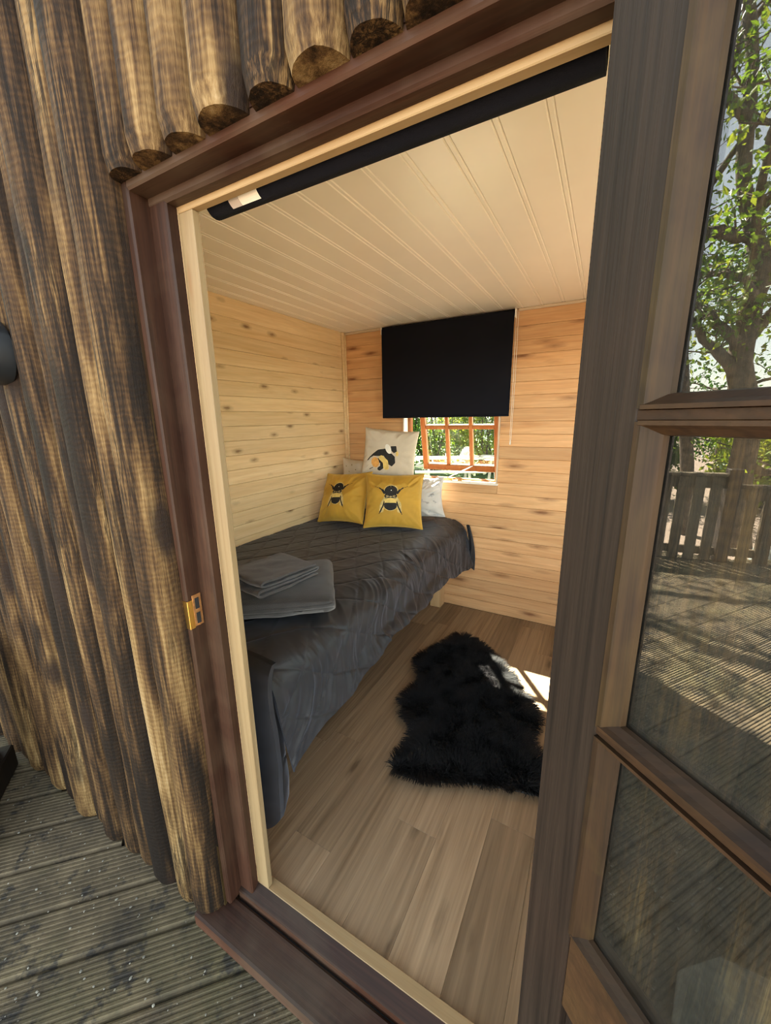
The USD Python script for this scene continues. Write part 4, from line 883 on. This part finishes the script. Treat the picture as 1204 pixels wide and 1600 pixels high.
# hedge and trees behind the cabin, seen through the window
for i, (x, y, rx, rz) in enumerate(((8.5, 1.0, 1.6, 1.5), (9.2, 4.2, 1.8, 1.9), (8.8, -2.2, 1.5, 1.3), (10.5, 7.5, 2.0, 2.2))):
    bush('side_bush', (x, y, GZ), (rx, rx, rz), 3200, .16, 'leaf_mid', ['round bush out beyond the right wall window', 'taller bush behind the round one, right of the cabin', 'low bush nearest the deck, right of the cabin', 'largest bush at the back, right of the cabin'][i], 'bush', 'bushes right of the cabin', 160 + i)
HB = ((-6.6, 12.4, 1.8, 2.3, 'leaf_dark'), (-4.6, 12.8, 1.9, 2.6, 'leaf_mid'), (-2.6, 13.2, 1.6, 2.3, 'leaf_bright'), (-1.0, 12.9, 1.7, 2.5, 'leaf_mid'), (-8.6, 14.5, 1.9, 2.8, 'leaf_dark'), (-2.9, 5.0, .62, .95, 'leaf_dark'), (1.2, 14.5, 1.8, 2.4, 'leaf_dark'), (-5.6, 15.6, 2.5, 3.4, 'leaf_mid'), (-3.0, 16.0, 2.5, 3.4, 'leaf_dark'))
HL = ['dark green hedge bush at the left behind the picnic tables', 'tall mid green bush behind the left picnic table', 'sunlit yellow green bush between the picnic tables', 'mid green bush behind the right picnic table', 'dark tall bush at the far left of the lawn', 'dark green shrub close outside the left edge of the window', 'dark bush at the far right of the lawn', 'tall green tree top behind the hedge on the left', 'tall dark tree top behind the sunlit bush']
for i, (x, y, rx, rz, m) in enumerate(HB):
    bush('hedge_bush', (x, y, GZ), (rx, rx * .8, rz), 6600 if i != 5 else 2600, .16 if i != 5 else .085, m, HL[i], 'bush', 'hedge beyond the lawn', 120 + i)
def picnic_table(loc, rz, label):
    t = thing('picnic_table', loc, rz, label=label, cat='table', group='picnic tables on the lawn')
    for i in range(5): obj('top_plank', box((-.95, -.40 + i * .162, .80), (.95, -.40 + i * .162 + .15, .84), .006), M['table_wood'], t)
    for s in (-1, 1):
        for k in range(2): obj('bench_plank', box((-.95, s * .72 - .15 + k * .155, .48), (.95, s * .72 - .15 + k * .155 + .14, .52), .006), M['table_wood'], t)
        obj('cross_bar', box((s * .66 - .03, -.80, .40), (s * .66 + .03, .86, .479), .004), M['table_wood'], t)
        obj('top_bar', box((s * .66 - .03, -.38, .74), (s * .66 + .03, .38, .799), .004), M['table_wood'], t)
        for q in (-1, 1):
            obj('leg', profile_sweep([(-.035, 0, 0), (.035, 0, 0), (.035, 0.06, 0), (-.035, .06, 0)], (s * .57, q * .62 - .03, 0.002), (s * .57, q * .26 - .03, .739)), M['table_wood'], t)
picnic_table((-3.05, 10.2, -.44), math.radians(24), 'weathered picnic table on the lawn, the left of the two')
picnic_table((-1.35, 10.9, -.44), math.radians(4), 'weathered picnic table on the lawn, the right of the two')

# railing at the end of the deck: posts, palings, flat cap; a lower run beside it
def railing(name, label, x, y0, y1, ztop, pitch, w, group=None, post_at=()):
    t = thing(name, label=label, cat='railing', group=group)
    obj('cap', box((x - .06, y0, ztop - .03), (x + .06, y1, ztop), .005), M['rail_wood'], t)
    obj('top_rail', box((x - .02, y0, ztop - .165), (x + .02, y1, ztop - .0305), .004), M['rail_wood'], t)
    obj('bottom_rail', box((x - .02, y0, ZD + .06), (x + .02, y1, ZD + .15), .004), M['rail_wood'], t)
    y = y0 + .03
    while y + w < y1:
        obj('paling', box((x + .0205, y, ZD + .002), (x + .042, y + w, ztop - .04), .004), M['rail_wood'], t); y += pitch
    for yp in post_at: obj('post', box((x - .05, yp - .05, ZD + .001), (x + .05, yp + .05, ztop - .031), .006), M['rail_wood'], t)
railing('deck_railing', 'weathered deck railing with upright palings', -3.80, -1.93, 2.2, .88, .150, .102, 'deck railings', post_at=(-.6, .9, 2.1))
railing('deck_railing', 'lower end of railing with two palings and a thick post', -3.82, -2.42, -2.06, .76, .155, .10, 'deck railings', post_at=(-2.36,))
tag(obj('newel_post', box((-3.87, -2.055, ZD + .001), (-3.74, -1.935, .93), .008), M['dark_timber']), 'thick dark square post between the two railing runs', 'post')
# rock and slab
def rock(name, loc, r, m, seed, sq, label):
    s = trimesh.creation.icosphere(4); v = np.array(s.vertices)
    k = 1 + .5 * (meshkit.fbm(v * 1.4 + seed, 4, seed) - .5)[:, None]
    v = v * k * np.array(r); v[:, 2] = np.maximum(v[:, 2], -np.array(r)[2] * .35); v[:, 2] -= v[:, 2].min()
    obj(name, (v + V(*loc), np.array(s.faces)), M[m], None, smooth=40, label=label, cat='stone')
rock('boulder', (-4.45, -2.75, -.452), (.20, .19, .42), 'stone', 3, 1, 'pointed blue grey stone standing beside the railing')
sp_ = Polygon([(.30, -.98), (.27, -.64), (.35, -.515), (.47, -.47), (.60, -.60), (.62, -.95)])
v, f = extrude(sp_, .035); v = v + V(0, 0, ZD + .0005)
obj('stone_slab', (v, f), M['stone_slab'], None, label='rough grey slab lying on the deck by the doorway', cat='slab')
# dark timber side screen against the log wall, a beam along its foot
sc = thing('side_screen', label='dark stained timber screen at the left end of the wall', cat='screen')
A0, AD, AN = V(-1.48, -.19, 0), V(.82, -.572, 0), V(.572, .82, 0)
def scr(lo, hi, c=.003):
    v, f = box(lo, hi, c); return A0 + v[:, :1] * AD + v[:, 1:2] * AN + v[:, 2:] * V(0, 0, 1), f
obj('foot_beam', scr((-.02, -.045, ZD + .001), (.52, .045, .02), .006), M['dark_timber'], sc)
for i in range(4): obj('screen_board', scr((.0 + i * .115, -.022, .0205), (.0 + i * .115 + .11, .0, .62)), M['dark_timber'], sc)
obj('screen_cap', scr((-.02, -.05, .6205), (.48, .03, .655), .005), M['dark_timber'], sc)
# grit on the deck: every bit lies on a board
q = np.random.default_rng(4)
ps, fs, n0 = [], [], 0
base = trimesh.creation.icosahedron()
for i in range(260):
    x, y = q.uniform(-1.3, .5), q.uniform(-.75, -.16)
    s = q.uniform(.0016, .0045); v = base.vertices * s * V(1, q.uniform(.6, 1.6), .5) @ Rz(q.uniform(0, 3)).T + V(x, y, ZD + s * .4)
    ps.append(v); fs.append(base.faces + n0); n0 += len(v)
plain('grit', (.26, .245, .20), .9, vary=.5, vscale=40)
obj('grit', (np.vstack(ps), np.vstack(fs)), M['grit'], None, label='pale grit and crumbs scattered over the deck boards', cat='grit', kind='stuff')
